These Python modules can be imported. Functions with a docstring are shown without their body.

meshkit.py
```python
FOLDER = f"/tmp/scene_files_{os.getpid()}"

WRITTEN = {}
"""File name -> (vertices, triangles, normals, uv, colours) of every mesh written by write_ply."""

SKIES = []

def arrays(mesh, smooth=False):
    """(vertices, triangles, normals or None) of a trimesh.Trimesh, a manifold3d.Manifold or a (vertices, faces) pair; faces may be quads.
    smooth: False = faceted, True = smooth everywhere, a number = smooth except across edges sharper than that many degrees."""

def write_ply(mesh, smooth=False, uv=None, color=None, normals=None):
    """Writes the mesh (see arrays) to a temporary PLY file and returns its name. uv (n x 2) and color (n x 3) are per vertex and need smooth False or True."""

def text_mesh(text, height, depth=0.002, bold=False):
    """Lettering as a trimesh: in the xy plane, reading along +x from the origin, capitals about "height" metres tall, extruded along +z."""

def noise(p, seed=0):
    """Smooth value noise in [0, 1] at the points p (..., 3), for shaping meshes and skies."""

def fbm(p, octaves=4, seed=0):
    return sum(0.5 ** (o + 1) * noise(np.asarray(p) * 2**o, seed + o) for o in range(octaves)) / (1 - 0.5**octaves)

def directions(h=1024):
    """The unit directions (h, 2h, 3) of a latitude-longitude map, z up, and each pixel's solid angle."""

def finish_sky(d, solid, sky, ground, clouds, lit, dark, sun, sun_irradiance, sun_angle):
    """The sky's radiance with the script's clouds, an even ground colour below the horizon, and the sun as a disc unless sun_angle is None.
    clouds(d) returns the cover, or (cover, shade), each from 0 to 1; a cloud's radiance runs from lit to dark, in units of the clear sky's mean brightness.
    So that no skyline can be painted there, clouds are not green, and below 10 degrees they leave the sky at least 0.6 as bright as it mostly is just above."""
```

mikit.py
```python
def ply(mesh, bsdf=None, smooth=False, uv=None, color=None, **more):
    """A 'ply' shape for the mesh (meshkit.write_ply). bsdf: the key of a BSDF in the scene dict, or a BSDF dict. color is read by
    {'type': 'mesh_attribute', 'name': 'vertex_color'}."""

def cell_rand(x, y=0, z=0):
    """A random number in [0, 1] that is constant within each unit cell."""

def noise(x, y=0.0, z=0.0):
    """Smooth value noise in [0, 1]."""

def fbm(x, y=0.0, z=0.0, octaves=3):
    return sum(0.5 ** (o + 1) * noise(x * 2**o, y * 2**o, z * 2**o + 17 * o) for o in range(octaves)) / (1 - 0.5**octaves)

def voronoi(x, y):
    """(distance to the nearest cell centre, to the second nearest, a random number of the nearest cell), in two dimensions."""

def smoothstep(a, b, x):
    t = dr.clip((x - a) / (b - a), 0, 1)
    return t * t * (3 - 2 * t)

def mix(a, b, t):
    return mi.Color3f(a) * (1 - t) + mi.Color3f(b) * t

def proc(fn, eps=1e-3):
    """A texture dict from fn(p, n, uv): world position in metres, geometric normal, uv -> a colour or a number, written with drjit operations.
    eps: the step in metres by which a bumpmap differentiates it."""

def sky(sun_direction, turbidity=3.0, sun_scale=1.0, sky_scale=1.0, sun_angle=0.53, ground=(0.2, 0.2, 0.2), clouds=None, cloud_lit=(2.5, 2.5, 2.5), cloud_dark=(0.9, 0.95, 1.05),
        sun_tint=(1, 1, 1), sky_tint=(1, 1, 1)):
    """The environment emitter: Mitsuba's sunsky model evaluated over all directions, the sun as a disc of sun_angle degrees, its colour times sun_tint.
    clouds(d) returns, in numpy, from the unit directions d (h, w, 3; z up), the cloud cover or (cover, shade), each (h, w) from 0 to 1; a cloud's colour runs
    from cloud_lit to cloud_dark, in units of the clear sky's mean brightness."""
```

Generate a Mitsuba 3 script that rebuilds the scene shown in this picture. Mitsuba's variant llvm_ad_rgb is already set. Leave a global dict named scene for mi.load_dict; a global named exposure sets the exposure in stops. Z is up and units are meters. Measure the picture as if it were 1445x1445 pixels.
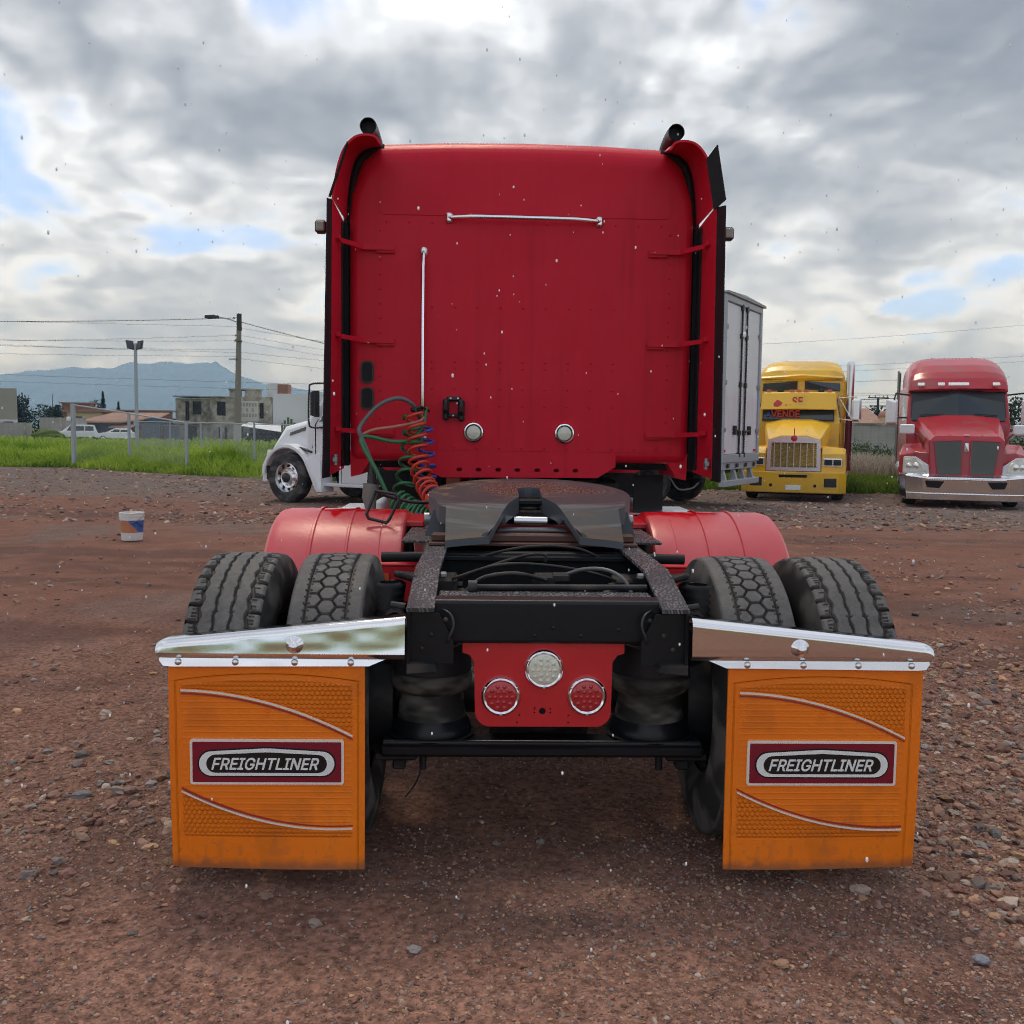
import math, numpy as np, trimesh, mitsuba as mi, drjit as dr, mikit, meshkit
from shapely.geometry import Polygon, Point, LineString
from shapely.geometry import box as sbox
from shapely import affinity
from mikit import noise, fbm, voronoi, cell_rand, smoothstep, mix, proc

scene, labels = {'type': 'scene'}, {}
T = mi.ScalarTransform4f
rng = np.random.default_rng(7)

# ------------------------------------------------------------------ camera, sky, exposure
_x0, _H, _yaw, _pitch, _roll, _f = -0.20288, 1.46800, math.radians(1.566), math.radians(4.685), math.radians(0.710), 1383.16
_fw = np.array([math.sin(_yaw) * math.cos(_pitch), math.cos(_yaw) * math.cos(_pitch), -math.sin(_pitch)])
_r = np.array([math.cos(_yaw), -math.sin(_yaw), 0.0]); _d = np.cross(_fw, _r)
_up = -(_r * math.sin(_roll) + _d * math.cos(_roll))
_eye = np.array([_x0, 0.0, _H])
scene['camera'] = {'type': 'perspective', 'fov': math.degrees(2 * math.atan(722.5 / _f)), 'fov_axis': 'x', 'near_clip': 0.05, 'far_clip': 30000.0,
                   'to_world': T().look_at(origin=_eye.tolist(), target=(_eye + _fw).tolist(), up=_up.tolist()),
                   'medium': {'type': 'ref', 'id': 'haze_air'}}
exposure = 2.47


def cloud_cover(d):
    az = np.degrees(np.arctan2(d[..., 0], d[..., 1])); el = np.degrees(np.arcsin(np.clip(d[..., 2], -1, 1)))
    zz, nil = d[..., 2] + 0.22, np.zeros_like(az)
    q = np.stack([d[..., 0] / zz * 1.5, d[..., 1] / zz * 1.25, nil], -1)
    w = np.stack([meshkit.fbm(q * 1.2, 3, 3) - .5, meshkit.fbm(q * 1.2, 3, 5) - .5, nil], -1)
    qa = q + .42 * w
    def billow(p, o, s):        # heaped, cauliflower-like noise
        return sum(.5 ** (k + 1) * np.abs(2 * meshkit.noise(p * 2.03 ** k + 3.7 * k, s + k) - 1) for k in range(o)) / (1 - .5 ** o)
    deck = .5 + 1.05 * (meshkit.fbm(qa * 1.1, 4, 11) - .5) + .75 * (meshkit.fbm(qa * 3.4, 5, 21) - .5) + .40 * (.36 - billow(qa * 5.5, 5, 41))
    low = np.stack([az * .115, el * .27, nil], -1)
    lw = np.stack([meshkit.fbm(low * 1.6, 3, 8) - .5, meshkit.fbm(low * 1.6, 3, 9) - .5, nil], -1)
    heap = .46 + 1.25 * (meshkit.fbm(low + .5 * lw, 3, 31) - .5) + .95 * (.36 - billow(low * 2.2 + .5 * lw, 6, 51))
    t = np.clip((el - 7) / 7, 0, 1); t = t * t * (3 - 2 * t)
    D = heap * (1 - t) + deck * t
    # the banks and breaks of this sky: azimuth, elevation, half widths in degrees, thicker or thinner
    for a, e, ra, re, dd in [(-15, 18.5, 11, 4.6, .26), (-3, 16.0, 7, 2.6, .20), (27, 20.0, 7, 4.6, .42), (19, 17.6, 4, 1.6, .20), (-2.5, 23.4, 6, 1.9, .22), (11, 20.3, 4.5, 1.8, .10), (4, 19, 4, 3, .12), (6, 23.5, 6, 2, .10),
                             (-19, 13.2, 9, 2.2, -.05), (-27, 13.6, 3.2, 3.0, -.36), (-23.5, 10.8, 5.5, 1.5, -.30), (-13, 10.4, 6, .8, -.26), (-26.5, 6.8, 3, 1.2, -.25), (-9, 12.6, 5, 1.2, .12),
                             (-15, 8.0, 9, 1.8, .14), (-11.5, 5.8, 4, 1.6, .16), (-21, 4.8, 7, 1.0, .06), (20, 14.6, 8, 2.6, .02), (22, 12.2, 5, .8, -.08), (24, 10.5, 7, 3.2, .24), (26, 6.4, 4, .8, -.10),
                             (17, 6.6, 5, 1.7, .12), (15.5, 3.0, 6, 1.3, -.14), (25, 9.6, 6, 1.4, .10), (22, 4, 5, 1.2, .05)]:
        D = D + dd * np.exp(-((az + 7 * lw[..., 0] - a) / ra) ** 2 - ((el + 3.5 * lw[..., 1] - e) / re) ** 2)
    c = np.clip((D - .15) / .27, 0, 1); c = c * c * (3 - 2 * c)
    s = .10 + .10 * t + np.clip((D - .36) / .42, 0, 1) * (.50 + .38 * t) + .40 * (billow(qa * 9, 5, 61) - .33) + .18 * (billow(qa * 19 + .6 * lw, 4, 81) - .33) + .50 * (meshkit.fbm(qa * 2.2, 4, 71) - .5)
    for a, e, ra, re, dd in [(-2.2, 23.0, 4.4, 1.7, -.75), (11, 20.3, 4.0, 1.5, -.45), (-17, 13.2, 10, 2.0, -.28), (22, 14.8, 8, 2.2, -.30), (-12, 6.5, 8, 2.0, -.22), (-26.5, 8.2, 2, 1.0, -.3), (17, 6.8, 5, 1.8, -.25), (-14, 17.2, 10, 2.6, .22), (27, 20.0, 6, 3.6, .25)]:
        s = s + dd * np.exp(-((az + 5 * lw[..., 0] - a) / ra) ** 2 - ((el + 3 * lw[..., 1] - e) / re) ** 2)
    return np.clip(.27 + .73 * c, 0, 1), 1 - np.exp(-1.45 * np.clip(s - .04, 0, None))


scene['sky'] = mikit.sky([-0.08, 0.42, 0.90], turbidity=3, sun_scale=0.16, sun_angle=14, clouds=cloud_cover, cloud_lit=(2.10, 2.19, 2.33), cloud_dark=(0.33, 0.385, 0.49), ground=(0.12, 0.09, 0.075), sky_tint=(.92, 1.03, 1.20))

# ------------------------------------------------------------------ helpers
XF = np.eye(4)      # where the thing being built stands


def stand(x=0, y=0, z=0, deg=0):
    global XF
    XF = trimesh.transformations.translation_matrix([x, y, z]) @ trimesh.transformations.rotation_matrix(math.radians(deg), [0, 0, 1])


def numbered(name):
    if name not in labels and not any(k == name or k.startswith(name + '__') for k in scene):
        return name
    n = 1
    while True:
        key = f'{name}_{n:03d}'
        if key not in labels and not any(k == key or k.startswith(key + '__') for k in scene):
            return key
        n += 1


def cat(m):
    return m if not isinstance(m, (list, tuple)) else trimesh.util.concatenate([x for x in m])


def mesh_of(m):
    m = cat(m).copy(); m.apply_transform(XF); return m


def thing(name, label, category, group=None, kind=None, mesh=None, bsdf=None, smooth=False, color=None):
    key = numbered(name); labels[key] = {'label': label}
    if category: labels[key]['category'] = category
    if group: labels[key]['group'] = group
    if kind: labels[key]['kind'] = kind
    if mesh is not None: scene[key] = mikit.ply(mesh_of(mesh), bsdf, smooth=smooth, color=color)
    return key


def part(parent, name, mesh, bsdf, smooth=False, label=None, kind=None, color=None):
    key = numbered(f'{parent}__{name}')
    scene[key] = mikit.ply(mesh_of(mesh), bsdf, smooth=smooth, color=color)
    if label or kind:
        labels[key] = {k: v for k, v in (('label', label), ('kind', kind)) if v}
    return key


def holder(parent, name, label=None):
    """A part that has no mesh of its own, only sub-parts."""
    key = numbered(f'{parent}__{name}'); labels[key] = {'label': label} if label else {}
    return key


def structure(name, mesh, bsdf, smooth=False, color=None):
    scene[name] = mikit.ply(cat(mesh), bsdf, smooth=smooth, color=color); labels[name] = {'kind': 'structure'}


def bx(x0, x1, y0, y1, z0, z1, b=0.0):
    c, h = np.array([(x0 + x1) / 2, (y0 + y1) / 2, (z0 + z1) / 2]), np.abs(np.array([x1 - x0, y1 - y0, z1 - z0])) / 2
    if b <= 0:
        m = trimesh.creation.box(2 * h); m.apply_translation(c); return m
    b = min(b, 0.49 * 2 * h.min()); pts = []
    for s in np.ndindex(2, 2, 2):
        s = np.array(s) * 2 - 1
        for k in range(3):
            p = h - b; p[k] = h[k]; pts.append(c + s * p)
    return trimesh.Trimesh(np.array(pts)).convex_hull


def hull(pts, r=0.0, sub=2):
    pts = np.asarray(pts, float)
    if r > 0:
        s = trimesh.creation.icosphere(sub).vertices * r
        pts = (pts[:, None] + s[None]).reshape(-1, 3)
    return trimesh.Trimesh(pts).convex_hull


def sym(pts):
    """The points and their mirror images in x."""
    p = np.asarray(pts, float); return np.vstack([p, p * [-1, 1, 1]])


def mir(m):
    m = cat(m).copy(); m.apply_transform(np.diag([-1.0, 1, 1, 1])); return m


def side(m, s):
    return cat(m) if s > 0 else mir(m)


def cyl(p0, p1, r, r2=None, n=24, caps=True):
    return tube([p0, p1], [r, r if r2 is None else r2], n, caps)


def tube(path, r, n=10, caps=True, closed=False):
    p = np.asarray(path, float)
    if closed:
        t = np.roll(p, -1, 0) - np.roll(p, 1, 0)
    else:
        t = np.gradient(p, axis=0)
    t /= np.linalg.norm(t, axis=1, keepdims=True) + 1e-12
    a = np.cross(t[0], [0, 0, 1.0] if abs(t[0][2]) < .9 else [1.0, 0, 0]); a /= np.linalg.norm(a)
    A = [a]
    for k in range(1, len(p)):
        a = A[-1] - t[k] * np.dot(A[-1], t[k]); A.append(a / (np.linalg.norm(a) + 1e-12))
    A = np.array(A); Bv = np.cross(t, A); ang = np.arange(n) * 2 * np.pi / n
    rr = np.broadcast_to(np.asarray(r, float), (len(p),))[:, None, None]
    v = p[:, None] + rr * (np.cos(ang)[None, :, None] * A[:, None] + np.sin(ang)[None, :, None] * Bv[:, None])
    m = len(p); ii, jj = np.meshgrid(np.arange(m if closed else m - 1), np.arange(n), indexing='ij'); i2 = (ii + 1) % m
    q = np.stack([ii * n + jj, ii * n + (jj + 1) % n, i2 * n + (jj + 1) % n, i2 * n + jj], -1).reshape(-1, 4)
    f = np.vstack([q[:, [0, 1, 2]], q[:, [0, 2, 3]]]); v = v.reshape(-1, 3)
    if caps and not closed:
        c0, c1 = len(v), len(v) + 1; v = np.vstack([v, p[:1], p[-1:]]); j = np.arange(n)
        f = np.vstack([f, np.stack([0 * j + c0, (j + 1) % n, j], 1), np.stack([0 * j + c1, (m - 1) * n + j, (m - 1) * n + (j + 1) % n], 1)])
    return trimesh.Trimesh(v, f, process=False)


def lathe(profile, n=48, axis='z', at=(0, 0, 0), a0=0.0, a1=2 * np.pi):
    """Revolves (radius, height) pairs about z, then turns z to the named axis ('-y': height grows towards the viewer)."""
    pr = np.asarray(profile, float); full = abs(a1 - a0 - 2 * np.pi) < 1e-6
    ang = np.linspace(a0, a1, n, endpoint=not full); m = len(pr)
    v = np.stack([np.cos(ang)[:, None] * pr[:, 0], np.sin(ang)[:, None] * pr[:, 0], np.broadcast_to(pr[:, 1], (n, m))], -1)
    ii, jj = np.meshgrid(np.arange(n if full else n - 1), np.arange(m - 1), indexing='ij'); i2 = (ii + 1) % n
    q = np.stack([ii * m + jj, i2 * m + jj, i2 * m + jj + 1, ii * m + jj + 1], -1).reshape(-1, 4)
    v = v.reshape(-1, 3); f = np.vstack([q[:, [0, 1, 2]], q[:, [0, 2, 3]]])
    if axis == '-y': v = np.stack([v[:, 0], -v[:, 2], v[:, 1]], 1)
    if axis == 'y': v = np.stack([-v[:, 0], v[:, 2], v[:, 1]], 1)
    if axis == 'x': v = np.stack([v[:, 2], v[:, 0], v[:, 1]], 1)
    if axis == '-x': v = np.stack([-v[:, 2], -v[:, 0], v[:, 1]], 1)
    m = trimesh.Trimesh(v + np.asarray(at, float), f, process=False); m.remove_unreferenced_vertices()
    ok = m.area_faces > 1e-12; m.update_faces(ok)
    return m


def xz(poly, y0, y1):
    """A polygon (or list of (x, z)) in the xz plane, as a plate from y0 to y1."""
    poly = poly if hasattr(poly, 'exterior') or hasattr(poly, 'geoms') else Polygon(poly)
    out = []
    for g in getattr(poly, 'geoms', [poly]):
        m = trimesh.creation.extrude_polygon(g, abs(y1 - y0), engine='earcut'); v = m.vertices
        m.vertices = np.stack([v[:, 0], max(y0, y1) - v[:, 2], v[:, 1]], 1); out.append(m)
    return cat(out)


def yz(poly, x0, x1):
    poly = poly if hasattr(poly, 'exterior') else Polygon(poly)
    m = trimesh.creation.extrude_polygon(poly, abs(x1 - x0), engine='earcut'); v = m.vertices
    m.vertices = np.stack([v[:, 2] + min(x0, x1), v[:, 0], v[:, 1]], 1); return m


def rrect(x0, x1, z0, z1, r):
    return sbox(x0 + r, z0 + r, x1 - r, z1 - r).buffer(r, quad_segs=6)


def curve(pts, n=12):
    """A Catmull-Rom curve through the points."""
    p = np.asarray(pts, float); p = np.vstack([2 * p[0] - p[1], p, 2 * p[-1] - p[-2]]); t = np.linspace(0, 1, n, endpoint=False)[:, None]; out = []
    for k in range(1, len(p) - 2):
        a, b, c, e = p[k - 1:k + 3]
        out.append(0.5 * (2 * b + (c - a) * t + (2 * a - 5 * b + 4 * c - e) * t ** 2 + (3 * b - a - 3 * c + e) * t ** 3))
    return np.vstack(out + [p[-2:-1]])


def coil(path, radius, pitch, r, n=7, steps=14, phase=0.0, squash=1.0):
    """A helical hose about a centre path."""
    c = np.asarray(path, float); seg = np.linalg.norm(np.diff(c, axis=0), axis=1); L = np.r_[0, np.cumsum(seg)]
    m = int(L[-1] / pitch * steps); s = np.linspace(0, L[-1], m)
    p = np.stack([np.interp(s, L, c[:, k]) for k in range(3)], 1); t = np.gradient(p, axis=0); t /= np.linalg.norm(t, axis=1, keepdims=True)
    a = np.cross(t, [0, 1.0, 0.05]); a /= np.linalg.norm(a, axis=1, keepdims=True); b = np.cross(t, a); th = s / pitch * 2 * np.pi + phase
    return tube(p + radius * (np.cos(th)[:, None] * a + squash * np.sin(th)[:, None] * b), r, n)


def text(t, height, at, depth=0.002, width=None, shear=0.0, bold=True, about='y'):
    """Lettering that faces the viewer (-y), its lower left corner at (x, y, z)."""
    m = meshkit.text_mesh(t, height, depth, bold); m.apply_translation([-m.bounds[0][0], 0, 0])
    if width: m.vertices[:, 0] *= width / m.extents[0]
    m.vertices[:, 0] += shear * m.vertices[:, 1]
    v = m.vertices; m.vertices = np.stack([v[:, 0] + at[0], at[1] - v[:, 2], v[:, 1] + at[2]], 1)
    return m


def blob(center, size, seed, sub=2, rough=0.3):
    m = trimesh.creation.icosphere(sub); v = m.vertices
    m.vertices = v * (1 + rough * (meshkit.fbm(v * 1.7 + seed * 7.3, 3, seed) - .5) * 2)[:, None] * np.asarray(size) + np.asarray(center); return m


# ------------------------------------------------------------------ materials
def mat(name, color, rough=0.5, metal=0.0, spec=0.5, coat=0.0, bump=None, scale=1.0, coat_gloss=0.9):
    col = {'type': 'rgb', 'value': list(color)} if isinstance(color, (tuple, list)) else color
    b = {'type': 'principled', 'base_color': col, 'roughness': rough, 'metallic': metal, 'specular': spec}
    if coat: b.update(clearcoat=coat, clearcoat_gloss=coat_gloss)
    if bump is not None: b = {'type': 'bumpmap', 'relief': bump, 'scale': scale, 'bsdf': b}
    scene[name] = {'type': 'twosided', 'bsdf': b}
    return name


def P3(p): return p.x, p.y, p.z


def soil_color(p, n, uv):
    x, y, z = P3(p)
    a, b, c = fbm(x * .5, y * .5, 3), fbm(x * 5, y * 5, 9), fbm(x * 55, y * 55, 2, octaves=2)
    streak = .74 * fbm(x * .22, y * .9 + x * .1, 5) + .26 * fbm(x * 2.6, y * 3.4, 8)
    g = smoothstep(15.5, 20.5, y + 0.34 * x + 7 * (streak - .5))
    g = dr.maximum(g, smoothstep(.56, .72, a) * smoothstep(5, 9, y) * .6)
    red = mix((.168, .079, .053), (.280, .152, .110), b)
    red = red * (0.34 + 1.34 * c) * (.80 + .4 * fbm(x * 1.7, y * 1.7, 6))
    red = mix(red, mi.Color3f(.205, .092, .062) * (0.8 + .4 * b), smoothstep(5.0, 9.0, y + 2.5 * (b - .5)) * .75)
    red = mix(red, mi.Color3f(.085, .045, .036), smoothstep(.52, .66, streak) * .55)
    grey = mix((.118, .084, .070), (.210, .160, .138), b) * (0.30 + 1.0 * c + .42 * fbm(x * 4, y * 1.6, 12))
    return mix(red, grey, g)


def soil_relief(p, n, uv):
    return fbm(p.x * 38, p.y * 38, 1, octaves=3) + 0.55 * noise(p.x * 150, p.y * 150)


def soil_rough(p, n, uv): return 0.62 + 0.3 * fbm(p.x * 3, p.y * 3, 4)


mat('soil', proc(soil_color), rough=proc(soil_rough), spec=0.28, bump=proc(soil_relief, 2e-3), scale=0.020)
mat('stone', {'type': 'mesh_attribute', 'name': 'vertex_color'}, rough=0.72, spec=0.35)


def field_color(p, n, uv):
    a = fbm(p.x * .25, p.y * .12, 2)
    return mix((.055, .085, .018), (.10, .135, .032), a)


mat('field_soil', proc(field_color), rough=0.9, spec=0.1)
mat('meadow', (.10, .19, .03), rough=0.9, spec=0.1)
scene['grass_blade'] = {'type': 'principledthin', 'base_color': {'type': 'mesh_attribute', 'name': 'vertex_color'}, 'roughness': 0.6, 'diff_trans': 0.9, 'spec_trans': 0.0}


def mountain_color(p, n, uv): return mix((.022, .036, .052), (.055, .070, .082), fbm(p.x * .006, p.y * .006, p.z * .012))


mat('mountain_rock', proc(mountain_color), rough=0.95, spec=0.1)


def red_paint_color(p, n, uv):
    d = fbm(p.x * 1.4, p.z * 5, p.y); s = fbm(p.x * 26, p.z * 2.2, 3)
    return mix((.53, .0080, .026), (.60, .020, .042), d * .6 + s * .4) * (1 - .10 * smoothstep(.55, .8, fbm(p.x * 16, p.z * 1.2, 9)))


def sheet_ripple(p, n, uv): return fbm(p.x * 3.2, p.z * 2.6, p.y * 2, octaves=2)


mat('red_paint', proc(red_paint_color), rough=0.32, spec=0.13, bump=proc(sheet_ripple, 6e-3), scale=0.010)


def fender_wet(p):
    ax = dr.abs(p.x)     # water beads still lie on the inner top of each fender; the rest has dried to a chalky film
    return smoothstep(-.03, .03, (.94 - ax) + .55 * (fbm(p.x * 9, p.y * 7, 6) - .5)) * smoothstep(-.04, .03, p.y - 4.80 + .22 * (fbm(p.x * 14, p.y * 8, 2) - .5))


def fender_color(p, n, uv): return mix(mix((.49, .045, .056), (.56, .095, .105), fbm(p.x * 6, p.y * 6, p.z * 6)), (.50, .006, .010), fender_wet(p))
def fender_rough(p, n, uv): return .34 - .26 * fender_wet(p)


mat('fender_paint', proc(fender_color), rough=proc(fender_rough), spec=0.5, coat=0.25, coat_gloss=0.8)
mat('flat_red', (.50, .012, .020), rough=0.30, spec=0.5, coat=0.5)
mat('black_paint', (.008, .009, .012), rough=0.34, spec=0.32)


def drops(x, y):
    f, s, w = voronoi(x, y)
    return smoothstep(.42, .30, f + .22 * (w - .5))


def wet_rough(p, n, uv): return .36 - .26 * drops(p.x * 105 + p.z * 30, p.y * 62)
def wet_relief(p, n, uv): return drops(p.x * 105 + p.z * 30, p.y * 62)
def wet_color(p, n, uv): return mix((.020, .020, .023), (.24, .24, .26), drops(p.x * 105 + p.z * 30, p.y * 62) * (.25 + .75 * noise(p.x * 30, p.y * 20, 3)))


mat('wet_steel', proc(wet_color), rough=proc(wet_rough), spec=0.7, bump=proc(wet_relief, 1.5e-3), scale=0.0035)
mat('chassis_black', (.006, .007, .009), rough=0.5, spec=0.25)


def dusty_color(p, n, uv): return mix((.010, .011, .013), (.055, .048, .042), smoothstep(.45, .75, fbm(p.x * 7, p.y * 7, p.z * 9)))


mat('dusty_black', proc(dusty_color), rough=0.55, spec=0.4)
mat('black_rubber', (.013, .013, .015), rough=0.6, spec=0.25)


def tread_color(p, n, uv): return mix((.034, .034, .036), (.135, .130, .125), .6 * fbm(p.x * 20, p.y * 20, p.z * 20) + .4 * fbm(p.x * 130, p.y * 130, p.z * 130, octaves=2))


def tread_dust(p, n, uv):
    r = dr.sqrt(dr.square(dr.minimum(dr.abs(p.y - 3.57), dr.abs(p.y - 4.89))) + dr.square(p.z - .508))
    return mix(tread_color(p, n, uv), (.045, .031, .025), smoothstep(.497, .490, r) * .8)


mat('tread_rubber', proc(tread_dust), rough=0.62, spec=0.35)


def sidewall_color(p, n, uv): return mix((.026, .026, .027), (.095, .088, .080), smoothstep(.4, .7, fbm(p.x * 5, p.y * 9, p.z * 9)))


mat('tyre_rubber', proc(sidewall_color), rough=0.7, spec=0.25)
scene['chrome'] = {'type': 'twosided', 'bsdf': {'type': 'roughconductor', 'material': 'Al', 'alpha': 0.035, 'specular_reflectance': {'type': 'rgb', 'value': [.90, .90, .91]}}}


def dent(p, n, uv): return fbm(p.x * 7, p.y * 5, p.z * 16, octaves=2)


scene['dented_chrome'] = {'type': 'twosided', 'bsdf': {'type': 'bumpmap', 'relief': proc(dent, 4e-3), 'scale': 0.0042, 'bsdf': {'type': 'roughconductor', 'material': 'Al', 'alpha': 0.05, 'specular_reflectance': {'type': 'rgb', 'value': [.93, .93, .94]}}}}
mat('aluminium', (.78, .78, .79), rough=0.26, metal=1.0)
mat('grey_steel', (.30, .31, .33), rough=0.42, metal=0.8)
mat('galvanised', (.36, .38, .41), rough=0.5, metal=0.35)


def plate_color(p, n, uv):
    r = dr.sqrt(dr.square(p.x / .36) + dr.square((p.y - 4.62) / .25))
    grease = smoothstep(1.0, .62, r + .8 * (fbm(p.x * 7, p.y * 7, 1) - .5))
    ring = smoothstep(.55, .75, fbm(r * 9, p.x * 1.5, 2)) * smoothstep(.6, 1.0, r)
    spk = drops(p.x * 95, p.y * 48)
    edge = smoothstep(.48, .66, fbm(p.x * 13, p.y * 11, 4)) * smoothstep(.7, .95, r) * smoothstep(1.5, 1.05, r)
    c = mix((.036, .039, .046), (.080, .084, .094), ring)
    c = mix(c, mix((.026, .016, .014), (.17, .095, .078), spk), grease)
    c = mix(c, (.20, .125, .05), edge * .75 * smoothstep(.0, -.2, p.x + .05))
    rust = smoothstep(4.035, 3.99, p.y + .03 * (fbm(p.x * 14, p.y * 14, 5) - .5)) + smoothstep(.60, .72, fbm(p.x * 10, p.y * 20, 11)) * smoothstep(4.22, 4.12, p.y) * .6
    return mix(c, (.085, .048, .026), dr.clip(rust, 0, 1) * .8)


def plate_rough(p, n, uv): return .40 + .22 * smoothstep(4.26, 4.20, p.y) - .22 * drops(p.x * 95, p.y * 48) * smoothstep(4.22, 4.3, p.y)
def plate_relief(p, n, uv): return drops(p.x * 95, p.y * 48) * smoothstep(4.22, 4.3, p.y) * (.3 + .7 * noise(p.x * 6, p.y * 5, 2))


mat('greasy_steel', proc(plate_color), rough=proc(plate_rough), spec=0.32, bump=proc(plate_relief, 1.5e-3), scale=0.0022)
mat('rusty_steel', (.075, .030, .022), rough=0.5, spec=0.5)


# the flap's moulded relief is fixed to each flap's own corner: u across, v up, in metres
def flap_uv(p): return dr.select(p.x < 0, p.x + .880, p.x - .876), p.z


def flap_zones(u, v):
    s = u + .267; top = .652 - .010 * s / .5 - .47 * s * s; low = .330 - .52 * s + .55 * s * s
    inside = smoothstep(.268, .262, dr.abs(u)) * smoothstep(.180, .186, v) * smoothstep(.690, .684, v + .28 * dr.square(u))
    hexes = inside * dr.maximum(smoothstep(.004, .010, v - top), smoothstep(.004, .010, low - v))
    ribs = inside * (1 - dr.maximum(smoothstep(-.01, 0, v - top), smoothstep(-.01, 0, low - v)))
    return inside, hexes, ribs


def hexrelief(u, v):
    a, w = .0165, mi.Float(9)
    best, second = mi.Float(9), mi.Float(9)
    for o in (0.0, 0.5):
        iu, iv = dr.round(u / a - o) + o, dr.round(v / (a * 1.732) - o) + o
        dd = dr.sqrt(dr.square(u - iu * a) + dr.square(v - iv * a * 1.732))
        best = dr.minimum(best, dd)
    return smoothstep(.0085, .0052, best)


def flap_relief(p, n, uv):
    u, v = flap_uv(p); inside, hexes, ribs = flap_zones(u, v)
    return hexes * hexrelief(u, v) * 1.0 - .25 * inside + ribs * .16 * smoothstep(.3, .5, dr.abs(v * 52 - dr.floor(v * 52) - .5)) - .8 * smoothstep(.004, .0, dr.abs(dr.maximum(dr.abs(u) - .284, v + .28 * dr.square(u) - .703)))


def flap_color(p, n, uv):
    u, v = flap_uv(p); dirt = fbm(u * 9, v * 9, 2 + p.x * .01)
    c = mix((.80, .165, .0030), (.87, .205, .0050), fbm(u * 4, v * 4, 5))
    c = mix(c, (.36, .095, .010), smoothstep(.60, .82, dirt) * .25)
    return mix(c, (.20, .085, .045), dr.maximum(smoothstep(.120, .080, v + .03 * (fbm(u * 30, v * 20, 3) - .5)) * .75, smoothstep(.62, .72, fbm(u * 46, v * 30, 8)) * smoothstep(.40, .10, v) * .20))


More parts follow.
